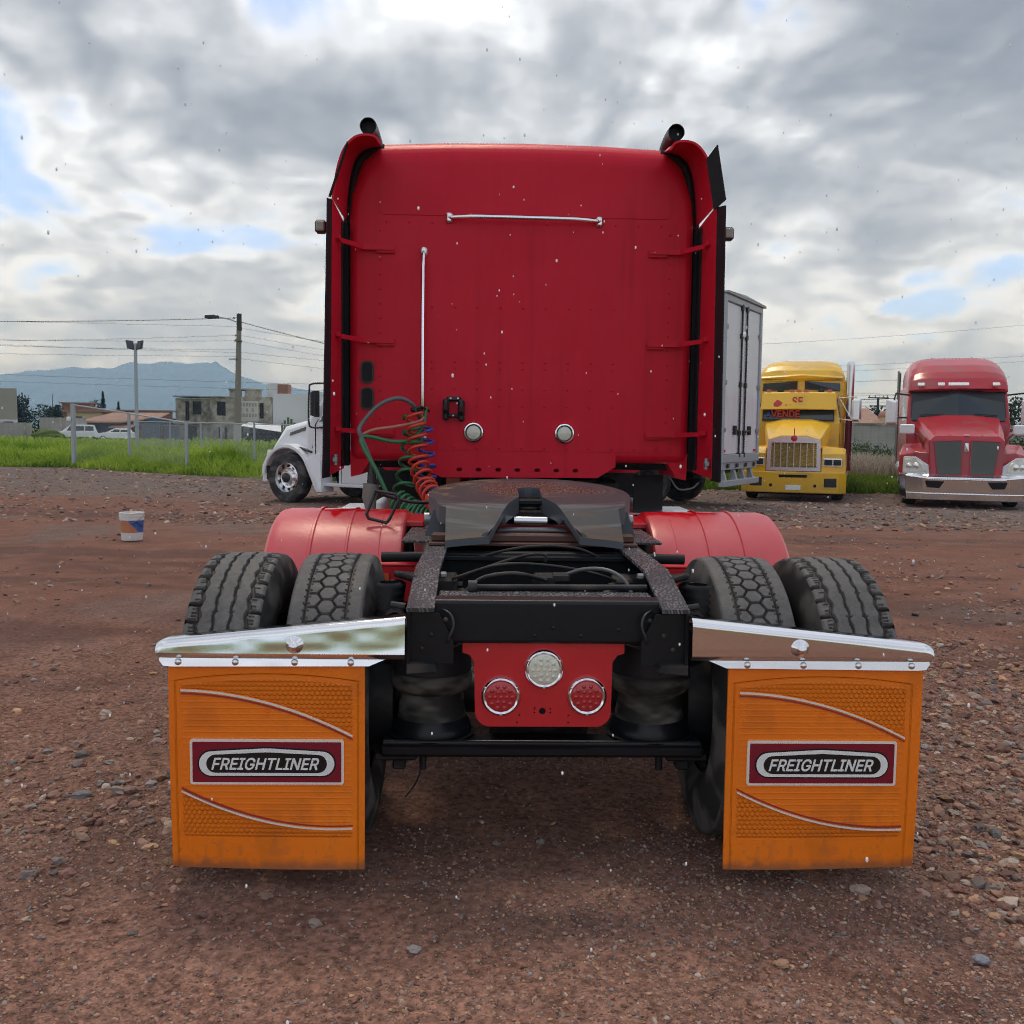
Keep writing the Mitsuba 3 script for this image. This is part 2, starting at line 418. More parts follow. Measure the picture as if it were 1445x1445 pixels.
mat('orange_flap', proc(flap_color), rough=0.42, spec=0.45, bump=proc(flap_relief, 1e-3), scale=0.0055)
mat('emblem_maroon', (.20, .0045, .020), rough=0.35)
mat('emblem_cream', (.74, .66, .58), rough=0.4)
mat('emblem_white', (.74, .76, .74), rough=0.4)
mat('emblem_black', (.008, .008, .008), rough=0.3)
mat('stripe_red', (.30, .035, .025), rough=0.4)
mat('lens_clear', (.62, .62, .52), rough=0.18, spec=0.6, coat=0.6)
mat('lens_red', (.40, .012, .018), rough=0.15, spec=0.6, coat=0.7)
mat('bag_rubber', (.026, .027, .030), rough=0.5, spec=0.3)


def bag_dust(p, n, uv): return mix((.024, .024, .022), (.17, .165, .145), smoothstep(.35, .7, fbm(p.x * 9, p.y * 9, p.z * 22)) * smoothstep(.44, .49, p.z) * smoothstep(.655, .60, p.z))


mat('dusty_rubber', proc(bag_dust), rough=0.6, spec=0.35)
for k_, c_ in dict(hose_red=(.52, .045, .022), hose_green=(.028, .15, .062), hose_blue=(.035, .07, .32), hose_black=(.018, .018, .02), hose_grey=(.11, .11, .115), hose_pink=(.42, .16, .12)).items(): mat(k_, c_, rough=0.35)
mat('white_paint', (.70, .715, .73), rough=0.28, coat=0.4)
mat('dull_white', (.56, .56, .57), rough=0.45)
def yellow_dust(p, n, uv): return mix((.72, .42, .020), (.38, .24, .06), smoothstep(.5, .8, fbm(p.x * 2.2, p.y * 2.2, p.z * 3)) * .5 + .5 * smoothstep(.75, .2, p.z + .3 * fbm(p.x * 5, p.z * 5, p.y)))


mat('yellow_paint', proc(yellow_dust), rough=0.28, coat=0.5)
def crimson_dust(p, n, uv): return mix((.36, .010, .020), (.26, .055, .055), smoothstep(.48, .8, fbm(p.x * 2, p.y * 2, p.z * 2.6)) * .7)


mat('crimson_paint', proc(crimson_dust), rough=0.22, coat=0.35)
mat('lamp_glass', (.24, .235, .20), rough=0.12, spec=0.6)
mat('dark_glass', (.018, .023, .026), rough=0.06, spec=0.7)
mat('grey_glass', (.032, .042, .047), rough=0.07, spec=0.5)
mat('mesh_grey', (.085, .095, .085), rough=0.6)
mat('mesh_olive', (.10, .080, .025), rough=0.6)
mat('amber', (.50, .11, .03), rough=0.3)
mat('plastic_black', (.014, .014, .016), rough=0.4)
mat('paint_red_letters', (.50, .035, .035), rough=0.5)
mat('hail_ice', (.86, .88, .90), rough=0.35, spec=0.6)


def trailer_color(p, n, uv):
    g = smoothstep(2.35, 2.15, p.z + .06 * (noise(p.x * 4, p.y * 4) - .5)); st = fbm(p.x * 5, p.y * 5, p.z * .9)
    return mix(mix((.56, .57, .56), (.66, .67, .665), st), mix((.54, .49, .50), (.64, .61, .64), st), g)


mat('trailer_door', proc(trailer_color), rough=0.5)


def concrete_color(p, n, uv):
    s = fbm(p.x * .9, p.y * .9, p.z * .35); m = fbm(p.x * 3, p.y * 3, p.z * 2.4)
    return mix((.12, .108, .085), (.46, .42, .345), smoothstep(.25, .75, .55 * s + .45 * m))


mat('raw_concrete', proc(concrete_color), rough=0.9, spec=0.2)


def block_color(p, n, uv):
    h = p.x * .8 + p.y * .6
    jz, jx = dr.abs(p.z * 5 - dr.floor(p.z * 5) - .5), dr.abs(h * 2.5 - dr.floor(h * 2.5) - .5)
    return mix((.27, .25, .225), (.40, .375, .34), fbm(p.x * .8, p.y * .8, p.z * 1.3)) * (1 - .22 * smoothstep(.42, .5, dr.maximum(jz, jx)))


mat('block_wall', proc(block_color), rough=0.9, spec=0.15)
mat('plaster_white', (.55, .55, .545), rough=0.85)
mat('plaster_yellow', (.52, .42, .22), rough=0.85)
mat('brick_red', (.26, .12, .085), rough=0.9)


def roof_color(p, n, uv): return mix((.22, .125, .090), (.33, .205, .155), fbm(p.x * 1.2, p.y * 1.2, 3))


mat('brown_roof', proc(roof_color), rough=0.85)
mat('slate_wall', (.085, .105, .14), rough=0.8)
mat('dark_opening', (.012, .013, .015), rough=0.7)
mat('awning_white', (.68, .69, .71), rough=0.6)
mat('pole_concrete', (.22, .195, .165), rough=0.85)
mat('wire_black', (.02, .02, .022), rough=0.6)
mat('wire_grey', (.10, .105, .12), rough=0.6)
scene['leaf'] = {'type': 'principledthin', 'base_color': {'type': 'mesh_attribute', 'name': 'vertex_color'}, 'roughness': 0.6, 'diff_trans': 0.6, 'spec_trans': 0.0}
mat('bark', (.07, .055, .045), rough=0.9)
mat('bucket_white', (.66, .65, .62), rough=0.35)


def bucket_print(p, n, uv):
    s = (p.x + 4.80) * 2.0 + p.z * 1.6 - .44 + .16 * (fbm(p.x * 16, p.z * 16, p.y * 4) - .5)
    c = mix((.48, .20, .10), (.035, .12, .40), smoothstep(-.03, .02, s))
    return mix(c, (.02, .03, .07), smoothstep(.55, .62, fbm(p.x * 22, p.z * 22, 3)) * smoothstep(.05, .16, s))


mat('bucket_label', proc(bucket_print), rough=0.4)

# ------------------------------------------------------------------ the setting
def ground_height(x, y):
    p = np.stack([x, y, np.zeros_like(x)], -1)
    near = np.exp(-np.maximum(0, np.hypot(x, y - 4) - 10) / 8.0)
    rut = 0.020 * (meshkit.fbm(p * [1.1, .55, 1], 3, 4) - .5) * 2 + 0.016 * (meshkit.fbm(p * 5.5, 3, 6) - .5) + 0.007 * (meshkit.noise(p * 26, 8) - .5)
    return rut * near


def axis(lo, hi, f0, f1, step, grow=1.16):
    mid = np.arange(f0, f1 + step / 2, step); out = [mid]
    for s, e in ((-1, lo), (1, hi)):
        x, d, ext = (f0 if s < 0 else f1), step, []
        while s * (e - x) > 0:
            d *= grow; x = x + s * d; ext.append(x)
        ext[-1] = e; out = [np.array(ext)[::-1]] + out if s < 0 else out + [np.array(ext)]
    return np.concatenate(out)


def sheet(xs, ys, h):
    X, Y = np.meshgrid(xs, ys, indexing='ij'); Z = h(X, Y); nx, ny = X.shape
    i, j = np.meshgrid(np.arange(nx - 1), np.arange(ny - 1), indexing='ij')
    q = np.stack([i * ny + j, (i + 1) * ny + j, (i + 1) * ny + j + 1, i * ny + j + 1], -1).reshape(-1, 4)
    return trimesh.Trimesh(np.stack([X, Y, Z], -1).reshape(-1, 3), np.vstack([q[:, [0, 1, 2]], q[:, [0, 2, 3]]]), process=False)


structure('ground', sheet(axis(-5000, 5000, -3.4, 3.4, .021), axis(-150, 6000, 1.9, 6.6, .021, 1.10), ground_height), 'soil', smooth=True)



EDGE_X, EDGE_Y = [-5000, -60, -22, -15, -9, -5, 5, 9.4, 14, 30, 5000], [37, 37, 36, 35.2, 30.4, 28, 25.8, 24.7, 24.3, 24, 24]


def field_edge(x): return np.interp(x, EDGE_X, EDGE_Y) + 0.5 * (meshkit.fbm(np.stack([x * .9, x * 0, x * 0], -1), 3, 2) - .5)


def field_height(x, t):
    p = np.stack([x * .35, t * .35, np.zeros_like(x)], -1)
    return 0.006 + np.clip(t / 3, 0, 1) * (0.06 + 0.22 * meshkit.fbm(p, 3, 12) * np.clip(1.2 - t / 60, 0, 1))


def field_sheet():
    m = sheet(axis(-4990, 4990, -30, 20, .5, 1.2), axis(-.001, 5940, 0, 30, .5, 1.2), lambda X, t: X * 0)
    v = m.vertices; t = v[:, 1].clip(0); v2 = v.copy(); v2[:, 1] = field_edge(v[:, 0]) + t; v2[:, 2] = field_height(v[:, 0], t)
    return trimesh.Trimesh(v2, m.faces, process=False)


structure('field_behind', sheet(axis(-4990, 4990, -30, 30, 1, 1.3), axis(-149, -5, -30, -6, 1, 1.3), lambda X, Y: .03 + .15 * meshkit.fbm(np.stack([X * .3, Y * .3, X * 0], -1), 3, 3)), 'meadow', smooth=True)
structure('field', field_sheet(), 'field_soil', smooth=True)


def mountain():
    ridge = np.array(RIDGE, float)
    xs = np.linspace(ridge[0, 0] - 400, ridge[-1, 0] + 300, 520); ts = np.linspace(-1, 1, 81)
    X, Tt = np.meshgrid(xs, ts, indexing='ij'); top = np.interp(X, ridge[:, 0], ridge[:, 1], left=0, right=0); top = top + 14 * (meshkit.fbm(np.stack([X / 60, X * 0, X * 0], -1), 4, 7) - .5) * np.clip(top / 200, 0, 1)
    p = np.stack([X / 260, Tt * 2.4, X * 0], -1)
    gully = meshkit.fbm(p, 5, 3) - .5; a = np.abs(Tt)
    Z = top * (1 - a ** 1.15) + 95 * gully * a * (1 - a) * 2.2 * np.clip(top / 150, 0, 1) - 6 * (a > .999)
    Y = 4500 + Tt * 900 + 120 * gully * (1 - a)
    nx, ny = X.shape; i, j = np.meshgrid(np.arange(nx - 1), np.arange(ny - 1), indexing='ij')
    q = np.stack([i * ny + j, (i + 1) * ny + j, (i + 1) * ny + j + 1, i * ny + j + 1], -1).reshape(-1, 4)
    return trimesh.Trimesh(np.stack([X, Y, np.maximum(Z, -.5)], -1).reshape(-1, 3), np.vstack([q[:, [0, 1, 2]], q[:, [0, 2, 3]]]), process=False)


RIDGE = [(-3900, 60), (-3300, 110), (-2900, 145), (-2565, 172), (-2376, 196), (-2187, 224), (-2076, 242), (-1969, 253), (-1824, 264), (-1751, 259), (-1663, 266), (-1624, 280), (-1586, 293), (-1523, 287), (-1476, 294), (-1428, 298), (-1349, 290), (-1270, 294), (-1247, 291), (-1225, 303), (-1200, 282), (-1159, 261), (-1095, 230), (-984, 199), (-873, 188), (-809, 180), (-697, 162), (-536, 132), (-343, 90), (-149, 53), (45, 20), (160, 0)]
structure('mountain', mountain(), 'mountain_rock', smooth=True)

# stones and grit, thick in the two windrows beside the wheel tracks
def stones():
    base = [trimesh.creation.icosphere(1), trimesh.creation.icosphere(0)]; V, F, C, at = [], [], [], 0
    tone = np.array([[.26, .135, .095], [.20, .105, .08], [.30, .19, .135], [.21, .185, .17], [.16, .125, .115], [.34, .27, .22], [.36, .215, .125], [.24, .15, .12], [.18, .09, .07], [.23, .125, .09], [.28, .165, .12]])
    def put(n, xr, yr, med, big, keep):
        nonlocal at
        x, y = rng.uniform(*xr, n), yr[0] * (yr[1] / yr[0]) ** rng.random(n)
        k = rng.random(n) < keep(x, y); x, y = x[k], y[k]; n = len(x)
        r = np.minimum(med * np.exp(rng.normal(0, .55, n)), big); z = ground_height(x, y)
        for kind in (0, 1):
            s = (r > .011) if kind == 0 else (r <= .011); idx = np.nonzero(s)[0]
            if not len(idx): continue
            b = base[kind]; v = b.vertices
            for lot in np.array_split(idx, 8):
                if not len(lot): continue
                seed = rng.integers(1e6); m = len(lot)
                jit = 1 + .55 * (rng.random((m, len(v))) - .5); sc = r[lot][:, None] * rng.uniform([.75, .75, .4], [1.3, 1.1, .75], (m, 3))
                w = v[None] * jit[..., None] * sc[:, None]; a = rng.uniform(0, 2 * np.pi, m); c_, s_ = np.cos(a)[:, None], np.sin(a)[:, None]
                tl = rng.normal(0, .25, (m, 1)); w = np.stack([w[..., 0] * c_ - w[..., 1] * s_, w[..., 0] * s_ + w[..., 1] * c_, w[..., 2] + tl * w[..., 0]], -1)
                w += np.stack([x[lot], y[lot], z[lot] + .18 * r[lot]], -1)[:, None]
                F.append((b.faces[None] + (np.arange(m) * len(v))[:, None, None] + at).reshape(-1, 3)); V.append(w.reshape(-1, 3)); at += m * len(v)
                col = tone[rng.integers(0, len(tone), m)] * rng.uniform(.55, 1.35, (m, 1)); C.append(np.repeat(col, len(v), 0))
    def patch(x, y, s, lo): return np.clip((meshkit.fbm(np.stack([x * s, y * s, x * 0], -1), 3, 17) - lo) * 6, 0, 1)
    put(150000, (-2.8, 2.9), (2.0, 6.5), .0028, .008, lambda x, y: .30 + .70 * patch(x, y, 1.1, .42))
    put(1500, (-2.6, 2.6), (2.05, 7.0), .008, .018, lambda x, y: .10 + .6 * patch(x, y, .8, .52))
    put(15000, (1.05, 3.4), (2.1, 7.0), .0088, .030, lambda x, y: np.clip((x - 1.08 - .10 * (y - 2.3) + .35 * (meshkit.noise(np.stack([x * 2, y * 2, x * 0], -1), 5) - .5)) * 3.2, 0, 1) * np.clip(1.25 - (y - 2) / 9, .2, 1))
    put(4200, (-3.4, -1.0), (2.7, 6.5), .0095, .030, lambda x, y: np.exp(-((y - 3.75 - .25 * (x + 2)) / .50) ** 2) * .95 + .10)
    put(20000, (-16, 13), (15, 36), .020, .05, lambda x, y: (y < np.interp(x, EDGE_X, EDGE_Y) + .3) * (.35 + .65 * patch(x, y, .3, .45)))
    put(26000, (-9, 10), (5, 19), .010, .034, lambda x, y: .10 + .6 * patch(x, y, .45, .5))
    return trimesh.Trimesh(np.vstack(V), np.vstack(F), process=False), np.vstack(C)


_m, _c = stones()
thing('gravel', 'loose reddish brown and grey gravel scattered over the wet dirt yard', 'gravel', kind='stuff', mesh=_m, bsdf='stone', color=_c)
for k_, (x_, y_, s_, c_, l_) in enumerate([(-1.79, 3.83, .040, (.15, .14, .14), 'dark grey angular stone in the windrow near the flap under the green reflecting hanger'),
                                           (1.02, 3.02, .032, (.30, .22, .18), 'flat pale stone under the bottom edge of the flap beside the gravel strip'),
                                           (-.39, 2.66, .020, (.27, .24, .225), 'whitish stone half sunk in the open dirt in front of the truck'),
                                           (.63, 2.58, .022, (.33, .19, .12), 'rust coloured broken stone on the open dirt before the truck'),
                                           (1.20, 2.60, .024, (.20, .21, .235), 'blue grey flat stone at the inner edge of the gravel strip'),
                                           (1.62, 2.72, .026, (.23, .24, .26), 'blue grey stone on the gravel strip near the picture edge')]):
    thing('rock', l_, 'rock', mesh=blob((x_, y_, .010), (s_, s_ * .75, s_ * .45), k_ + 3, 2, .45), bsdf=mat(f'rock_tone_{k_}', c_, rough=.7))


def blades(x, y, z, h, w, col):
    n = len(x); a = rng.uniform(0, np.pi, n); dx, dy = np.cos(a) * w, np.sin(a) * w; lx, ly = rng.normal(0, .28, n) * h, rng.normal(0, .28, n) * h
    P = lambda f, s: np.stack([x + lx * f * f + dx * s, y + ly * f * f + dy * s, z + h * f * (1 - .12 * f)], -1)  # noqa: E731
    V = np.stack([P(0, -.5), P(0, .5), P(.55, -.42), P(.55, .42), P(1.0, 0)], 1).reshape(-1, 3)
    F = np.array([[0, 1, 3], [0, 3, 2], [2, 3, 4]])[None] + (np.arange(n) * 5)[:, None, None]
    return trimesh.Trimesh(V, F.reshape(-1, 3), process=False), np.repeat(col, 5, 0)


def grass(n, xr, depth, hmed, tone_a, tone_b, wide):
    x = rng.uniform(*xr, n); t = rng.exponential(depth, n); e = field_edge(x); y = e + t
    lump = meshkit.fbm(np.stack([x * .45, y * .30, x * 0], -1), 3, 33); k = lump + .25 * rng.random(n) > .40
    x, t, y, lump = x[k], t[k], y[k], lump[k]; n = len(x)
    h = hmed * (0.45 + 1.5 * np.clip(lump - .3, 0, 1)) * rng.uniform(.6, 1.3, n) * np.clip(.45 + t * .5, 0, 1)
    u = np.clip(meshkit.fbm(np.stack([x * .7, y * .5, x * 0 + 9], -1), 3, 5) * 1.6 - .35 + .5 * (rng.random(n) - .5), 0, 1)[:, None]
    return blades(x, y, field_height(x, t) - .03, h, wide * (y / 34) * rng.uniform(.7, 1.3, n), np.asarray(tone_a) * (1 - u) + np.asarray(tone_b) * u)


_p = [grass(46000, (-26, -2.5), 4.0, .70, (.12, .23, .020), (.44, .56, .085), .055), grass(34000, (-60, -2), 22, .5, (.18, .29, .04), (.45, .55, .12), .085),
      grass(34000, (4, 22), 3.6, .60, (.11, .20, .025), (.30, .40, .07), .05), grass(16000, (4, 40), 14, .6, (.12, .17, .04), (.24, .27, .10), .045)]
thing('grass', 'bright green uncut grass growing beyond the dirt yard on both sides', 'grass', kind='stuff', mesh=[m for m, _ in _p], bsdf='grass_blade', color=np.vstack([c for _, c in _p]))
_n = 9000; _x = rng.uniform(5, 17, _n); _t = 1.5 + rng.exponential(7, _n); _y = field_edge(_x) + _t
_m, _c = blades(_x, _y, field_height(_x, _t) + .32, rng.uniform(.15, .42, _n), .045 * _y / 34, np.array([.42, .34, .28]) * rng.uniform(.7, 1.15, (_n, 1)))
thing('seed_grass', 'pale pinkish seed heads of tall grass between the yellow tractor and the far red tractor', 'grass', kind='stuff', mesh=_m, bsdf='grass_blade', color=_c)

# the moist air that fades the mountain
scene['haze_air'] = {'type': 'homogeneous', 'albedo': {'type': 'rgb', 'value': [.84, .93, 1.0]}, 'sigma_t': {'type': 'rgb', 'value': [1.6e-4, 2.2e-4, 3.2e-4]}}
scene['haze'] = {'type': 'cube', 'to_world': T().translate([0, 2920, 171]).scale([5060, 3090, 172.2]), 'bsdf': {'type': 'null'}, 'interior': {'type': 'ref', 'id': 'haze_air'}}
labels['haze'] = {'label': 'thin bluish haze in front of the far mountain', 'category': 'haze', 'kind': 'stuff'}

# ------------------------------------------------------------------ the red tractor seen from behind
TR = thing('semi_truck', 'dark red tractor unit seen from behind with orange mud flaps and greasy fifth wheel', 'truck')
CAB_OUT = [(.965, 1.34), (.968, 1.9), (.968, 2.70), (.955, 2.83), (.938, 2.96), (.905, 3.05), (.83, 3.115)]


def cab_shell():
    pts = []
    for x, z in CAB_OUT:
        for y in (5.96 if z < 2.9 else 6.07, 7.75):
            pts += [(x, y, z), (-x, y, z)]
    for x, zt in ((0, 3.138), (.45, 3.132), (.83, 3.115), (.905, 3.05), (.938, 2.96)):
        for a in np.radians(np.arange(0, 91, 10)):
            pts += [(q * x, 5.96 + .11 * (1 - math.cos(a)), zt - .11 * (1 - math.sin(a))) for q in (-1, 1)]
    pts += [(0, 7.75, 3.16)]
    return hull(pts, .055, 3)


part(TR, 'cab', cab_shell(), 'red_paint', smooth=35)
for s in (-1, 1):      # the low corners on either side of the notches in the cab's underside
    part(TR, 'cab_corner', side(xz([(.90, 1.285), (.955, 1.20), (1.015, 1.185), (1.02, 1.345), (.90, 1.345)], 5.93, 6.5), s), 'red_paint')
back = part(TR, 'back_panel', xz(rrect(-.86, .90, 1.352, 2.726, .02), 5.899, 5.93), 'red_paint', label='flat riveted red back wall panel under the cab seam')
part(TR, 'upper_back_panel', xz(rrect(-.84, .87, 2.732, 2.95, .03), 5.8995, 5.93), 'red_paint')
_sk = Polygon([(-.592, 1.349), (.578, 1.349), (.578, 1.262), (.47, 1.195), (-.47, 1.19), (-.55, 1.225), (-.592, 1.25)])
for x_ in (-.362, -.247, -.128, -.013, .107, .222, .338):
    _sk = _sk.difference(affinity.scale(Point(x_, 1.238).buffer(.014, quad_segs=5), 1.25, .85))
part(TR, 'lower_panel', xz(_sk, 5.894, 5.93), 'red_paint', label='lower red panel with a row of round holes')
part(TR, 'dark_underside', bx(-.95, .95, 6.05, 7.6, 1.24, 1.36, .03), 'chassis_black')
_rv = []
for x_ in np.arange(-.80, .86, .135):
    for z_ in ((2.69, 2.20, 1.88, 1.84, 1.72, 1.62, 1.37) if abs(x_) < .6 else (2.69, 1.37)):
        _rv.append((x_, z_))
for z_ in np.arange(1.45, 2.65, .085): _rv += [(-.835, z_), (.875, z_)]
_d1 = lathe([(.0078, 0), (.0068, .0030), (.004, .0046), (0, .0052)], 7, '-y')
part(TR, 'rivets', [_d1.copy().apply_translation((x, 5.8985, z)) for x, z in _rv], 'red_paint', smooth=True, kind='stuff')
for (x0, z0), (x1, z1), lab in (((-.432, 2.715), (.455, 2.707), 'long horizontal chrome grab rail above the back panel'), ((-.581, 2.515), (-.580, 1.43), 'long upright chrome grab rail beside the hoses')):
    dx, dz = x1 - x0, z1 - z0; L = math.hypot(dx, dz); ux, uz = dx / L, dz / L
    g = holder(TR, 'grab_rail', lab)
    pts = [(x0, 5.89, z0), (x0 + .03 * ux, 5.868, z0 + .03 * uz), (x0 + .16 * ux, 5.835, z0 + .16 * uz), (x0 + .5 * dx, 5.83, z0 + .5 * dz), (x1 - .16 * ux, 5.835, z1 - .16 * uz), (x1 - .03 * ux, 5.868, z1 - .03 * uz), (x1, 5.89, z1)]
    part(g, 'rail', tube(curve(pts, 8), .0125, 12), 'chrome', smooth=40)
    for x, z in ((x0, z0), (x1, z1)):
        part(g, 'bracket', [bx(x - .022, x + .022, 5.872, 5.899, z - .03, z + .03, .012), lathe([(.008, 0), (.008, .006), (0, .009)], 10, '-y', (x, 5.872, z + .004))], 'aluminium', smooth=40)
for z0, z1 in ((1.744, 1.877), (1.589, 1.722)):
    v = part(TR, 'vent', xz(rrect(-.952, -.874, z0, z1, .03).difference(rrect(-.942, -.884, z0 + .01, z1 - .01, .022)), 5.893, 5.91), 'plastic_black', label='black oval vent on the cab corner')
    part(v, 'pane', xz(rrect(-.942, -.884, z0 + .01, z1 - .01, .022), 5.897, 5.91), 'black_rubber')
gh = part(TR, 'hose_holder', [bx(-.462, -.425, 5.85, 5.90, 1.53, 1.66, .012), bx(-.372, -.332, 5.85, 5.90, 1.525, 1.655, .012), bx(-.44, -.352, 5.868, 5.90, 1.645, 1.672, .008), bx(-.45, -.345, 5.872, 5.9, 1.548, 1.57, .006)] +
          [cyl((x, 5.845, z), (x, 5.80, z - .03), .016) for x, z in ((-.443, 1.61), (-.352, 1.60))] + [bx(x - .02, x + .02, 5.835, 5.87, 1.575, 1.615, .01) for x in (-.443, -.352)], 'plastic_black', label='black holder for the hose couplings')
part(gh, 'bolts', [lathe([(.007, 0), (.006, .004), (0, .006)], 8, '-y', (x, 5.867, z)) for x, z in ((-.415, 1.66), (-.372, 1.66), (-.40, 1.558))], 'aluminium', kind='stuff')
for x in (-.278, .267):
    w = holder(TR, 'work_light', 'round chrome rimmed reversing light low on the cab back')
    part(w, 'rim', lathe([(.061, 0), (.061, .012), (.057, .02), (.050, .022), (.046, .016), (.046, .004)], 40, '-y', (x, 5.899, 1.461)), 'chrome', smooth=40)
    part(w, 'gasket', lathe([(.0465, 0.002), (.0465, .017), (.0425, .017), (.0425, .004)], 36, '-y', (x, 5.899, 1.461)), 'plastic_black', smooth=40)
    part(w, 'lens', lathe([(.043, .004), (.042, .013), (.034, .018), (.018, .021), (0, .022)], 36, '-y', (x, 5.899, 1.461)), 'lens_clear', smooth=40)
for s in (-1, 1):
    e = part(TR, 'side_extender', side(hull([(1.062, 5.97, 1.235), (1.074, 5.97, 1.235), (1.070, 5.50, 1.215), (1.082, 5.50, 1.215), (1.062, 5.97, 2.70), (1.074, 5.97, 2.70), (1.056, 5.50, 2.725), (1.068, 5.50, 2.725)]), s), 'red_paint', label='red side fairing behind the cab')
    part(e, 'rubber_edge', side(hull([(1.070, 5.515, 1.205), (1.078, 5.515, 1.205), (1.094, 5.40, 1.20), (1.101, 5.40, 1.20), (1.056, 5.515, 2.72), (1.064, 5.515, 2.72), (1.064 + .016 * (s > 0), 5.40, 2.705), (1.070 + .016 * (s > 0), 5.40, 2.705)]), s), 'black_rubber')
    part(e, 'gasket', side([bx(1.026, 1.063, 5.965, 6.0, 1.25, 2.74, .008), bx(1.052, 1.0615, 5.86, 5.95, 1.25, 2.68, .003)], s), 'black_rubber')
    part(e, 'hinge', side([cyl((1.045, 5.52, 1.27), (1.045, 5.52, 1.33), .014), bx(1.03, 1.06, 5.50, 5.54, 1.285, 1.315, .004)], s), 'grey_steel', smooth=40)
    for z in (2.535, 1.995, 1.459):
        part(e, 'strut', side([hull([(x, y, z + dz) for x, y in ((.752, 5.868), (.752, 5.890), (.93, 5.862), (.93, 5.888))for dz in (-.014, .014)]), hull([(.93, 5.862, z - .014), (.93, 5.862, z + .014), (.935, 5.886, z - .014), (.935, 5.886, z + .014), (1.062, 5.66, z - .004), (1.062, 5.66, z + .020), (1.062, 5.69, z - .004), (1.062, 5.69, z + .020)]),
                               bx(.75, .86, 5.878, 5.8995, z - .030, z + .004, .003), bx(1.035, 1.062, 5.62, 5.70, z - .002, z + .026, .004)], s), 'red_paint')
    # the curved fairing that carries the line of the roof backwards
    arc = curve([(.845, 3.150), (.90, 3.140), (.955, 3.115), (1.0, 3.06), (1.027, 2.96), (1.042, 2.82), (1.046, 2.70)], 7)      # against the cab
    arc_b = curve([(.790, 3.03), (.825, 3.072), (.895, 3.080), (.955, 3.055), (1.005, 2.99), (1.040, 2.88), (1.062, 2.735)], 7)     # its free rear edge
    m_ = len(arc)
    rows = []
    for o in (0, -.012):
        for f_ in ((0, .35, .7, 1) if o == 0 else (1, .7, .35, 0)):
            c_ = arc * (1 - f_) + arc_b * f_ + (0.030 * f_ * (1 - f_) * 4) * np.array([.6, .8]); n_ = np.gradient(c_, axis=0); n_ = np.stack([-n_[:, 1], n_[:, 0]], 1); n_ /= np.linalg.norm(n_, axis=1, keepdims=True)
            rows.append(np.c_[c_[:, 0] + n_[:, 0] * o, np.full(m_, 6.02 - .50 * f_), c_[:, 1] + n_[:, 1] * o])
    nr = len(rows)
    V = np.stack(rows, 1).reshape(-1, 3); ii, jj = np.meshgrid(np.arange(m_ - 1), np.arange(nr), indexing='ij')
    q = np.stack([ii * nr + jj, ii * nr + (jj + 1) % nr, (ii + 1) * nr + (jj + 1) % nr, (ii + 1) * nr + jj], -1).reshape(-1, 4); e_ = (m_ - 1) * nr
    rf = part(TR, 'roof_extender', side(trimesh.Trimesh(V, np.vstack([q[:, [0, 1, 2]], q[:, [0, 2, 3]], [[0, k, k + 1] for k in range(1, nr - 1)], [[e_, e_ + k, e_ + k + 1] for k in range(1, nr - 1)]]), process=False), s), 'red_paint', smooth=50, label='curved red roof corner fairing')
    if s > 0:
        part(rf, 'rubber_edge', hull([(1.040, 5.50, 2.70), (1.045, 5.50, 2.70), (.992, 5.50, 2.975), (.997, 5.50, 2.975), (1.09, 5.44, 2.745), (1.095, 5.44, 2.745), (1.036, 5.44, 3.035), (1.041, 5.44, 3.035)]), 'black_rubber', label='bent black rubber flap standing off the roof corner')
    else:
        part(rf, 'rubber_edge', side(hull([(1.066, 5.53, 2.74), (1.072, 5.53, 2.74), (.972, 5.53, 3.02), (.978, 5.53, 3.02), (1.072, 5.50, 2.735), (1.078, 5.50, 2.735), (.972, 5.50, 3.03), (.977, 5.50, 3.03)]), s), 'black_rubber')
    part(rf, 'gasket', side(tube(np.c_[arc[:, 0] - .026, np.full(m_, 5.985), arc[:, 1] - .022], .030, 8), s), 'black_rubber', smooth=True)
    l = part(TR, 'side_lamp', side(bx(1.150 + .035 * (s > 0), 1.215 + .035 * (s > 0), 5.86, 5.92, 2.612, 2.688, .012), s), 'plastic_black', label='small square work lamp on the fairing edge')
    part(l, 'lens', side(bx(1.158 + .035 * (s > 0), 1.207 + .035 * (s > 0), 5.852, 5.864, 2.622, 2.678, .006), s), 'lamp_glass')
    part(l, 'arm', side(bx(1.074, 1.155 + .035 * (s > 0), 5.875, 5.895, 2.64, 2.66), s), 'plastic_black')
    pc = curve([(.89, 6.34, 2.6), (.89, 6.34, 3.0), (.90, 6.33, 3.13), (.912, 6.27, 3.235), (.925, 6.15, 3.283), (.928, 6.06, 3.283)], 6)
    st = part(TR, 'exhaust_stack', side(tube(pc, .050, 20, caps=False), s), 'plastic_black', smooth=40, label='black curved exhaust tip above the cab corner')
    part(st, 'bore', side([lathe([(.050, 0), (.045, .003), (.044, -.05), (0, -.05)], 24, '-y', (.928, 6.06, 3.283))], s), 'chassis_black', smooth=30)

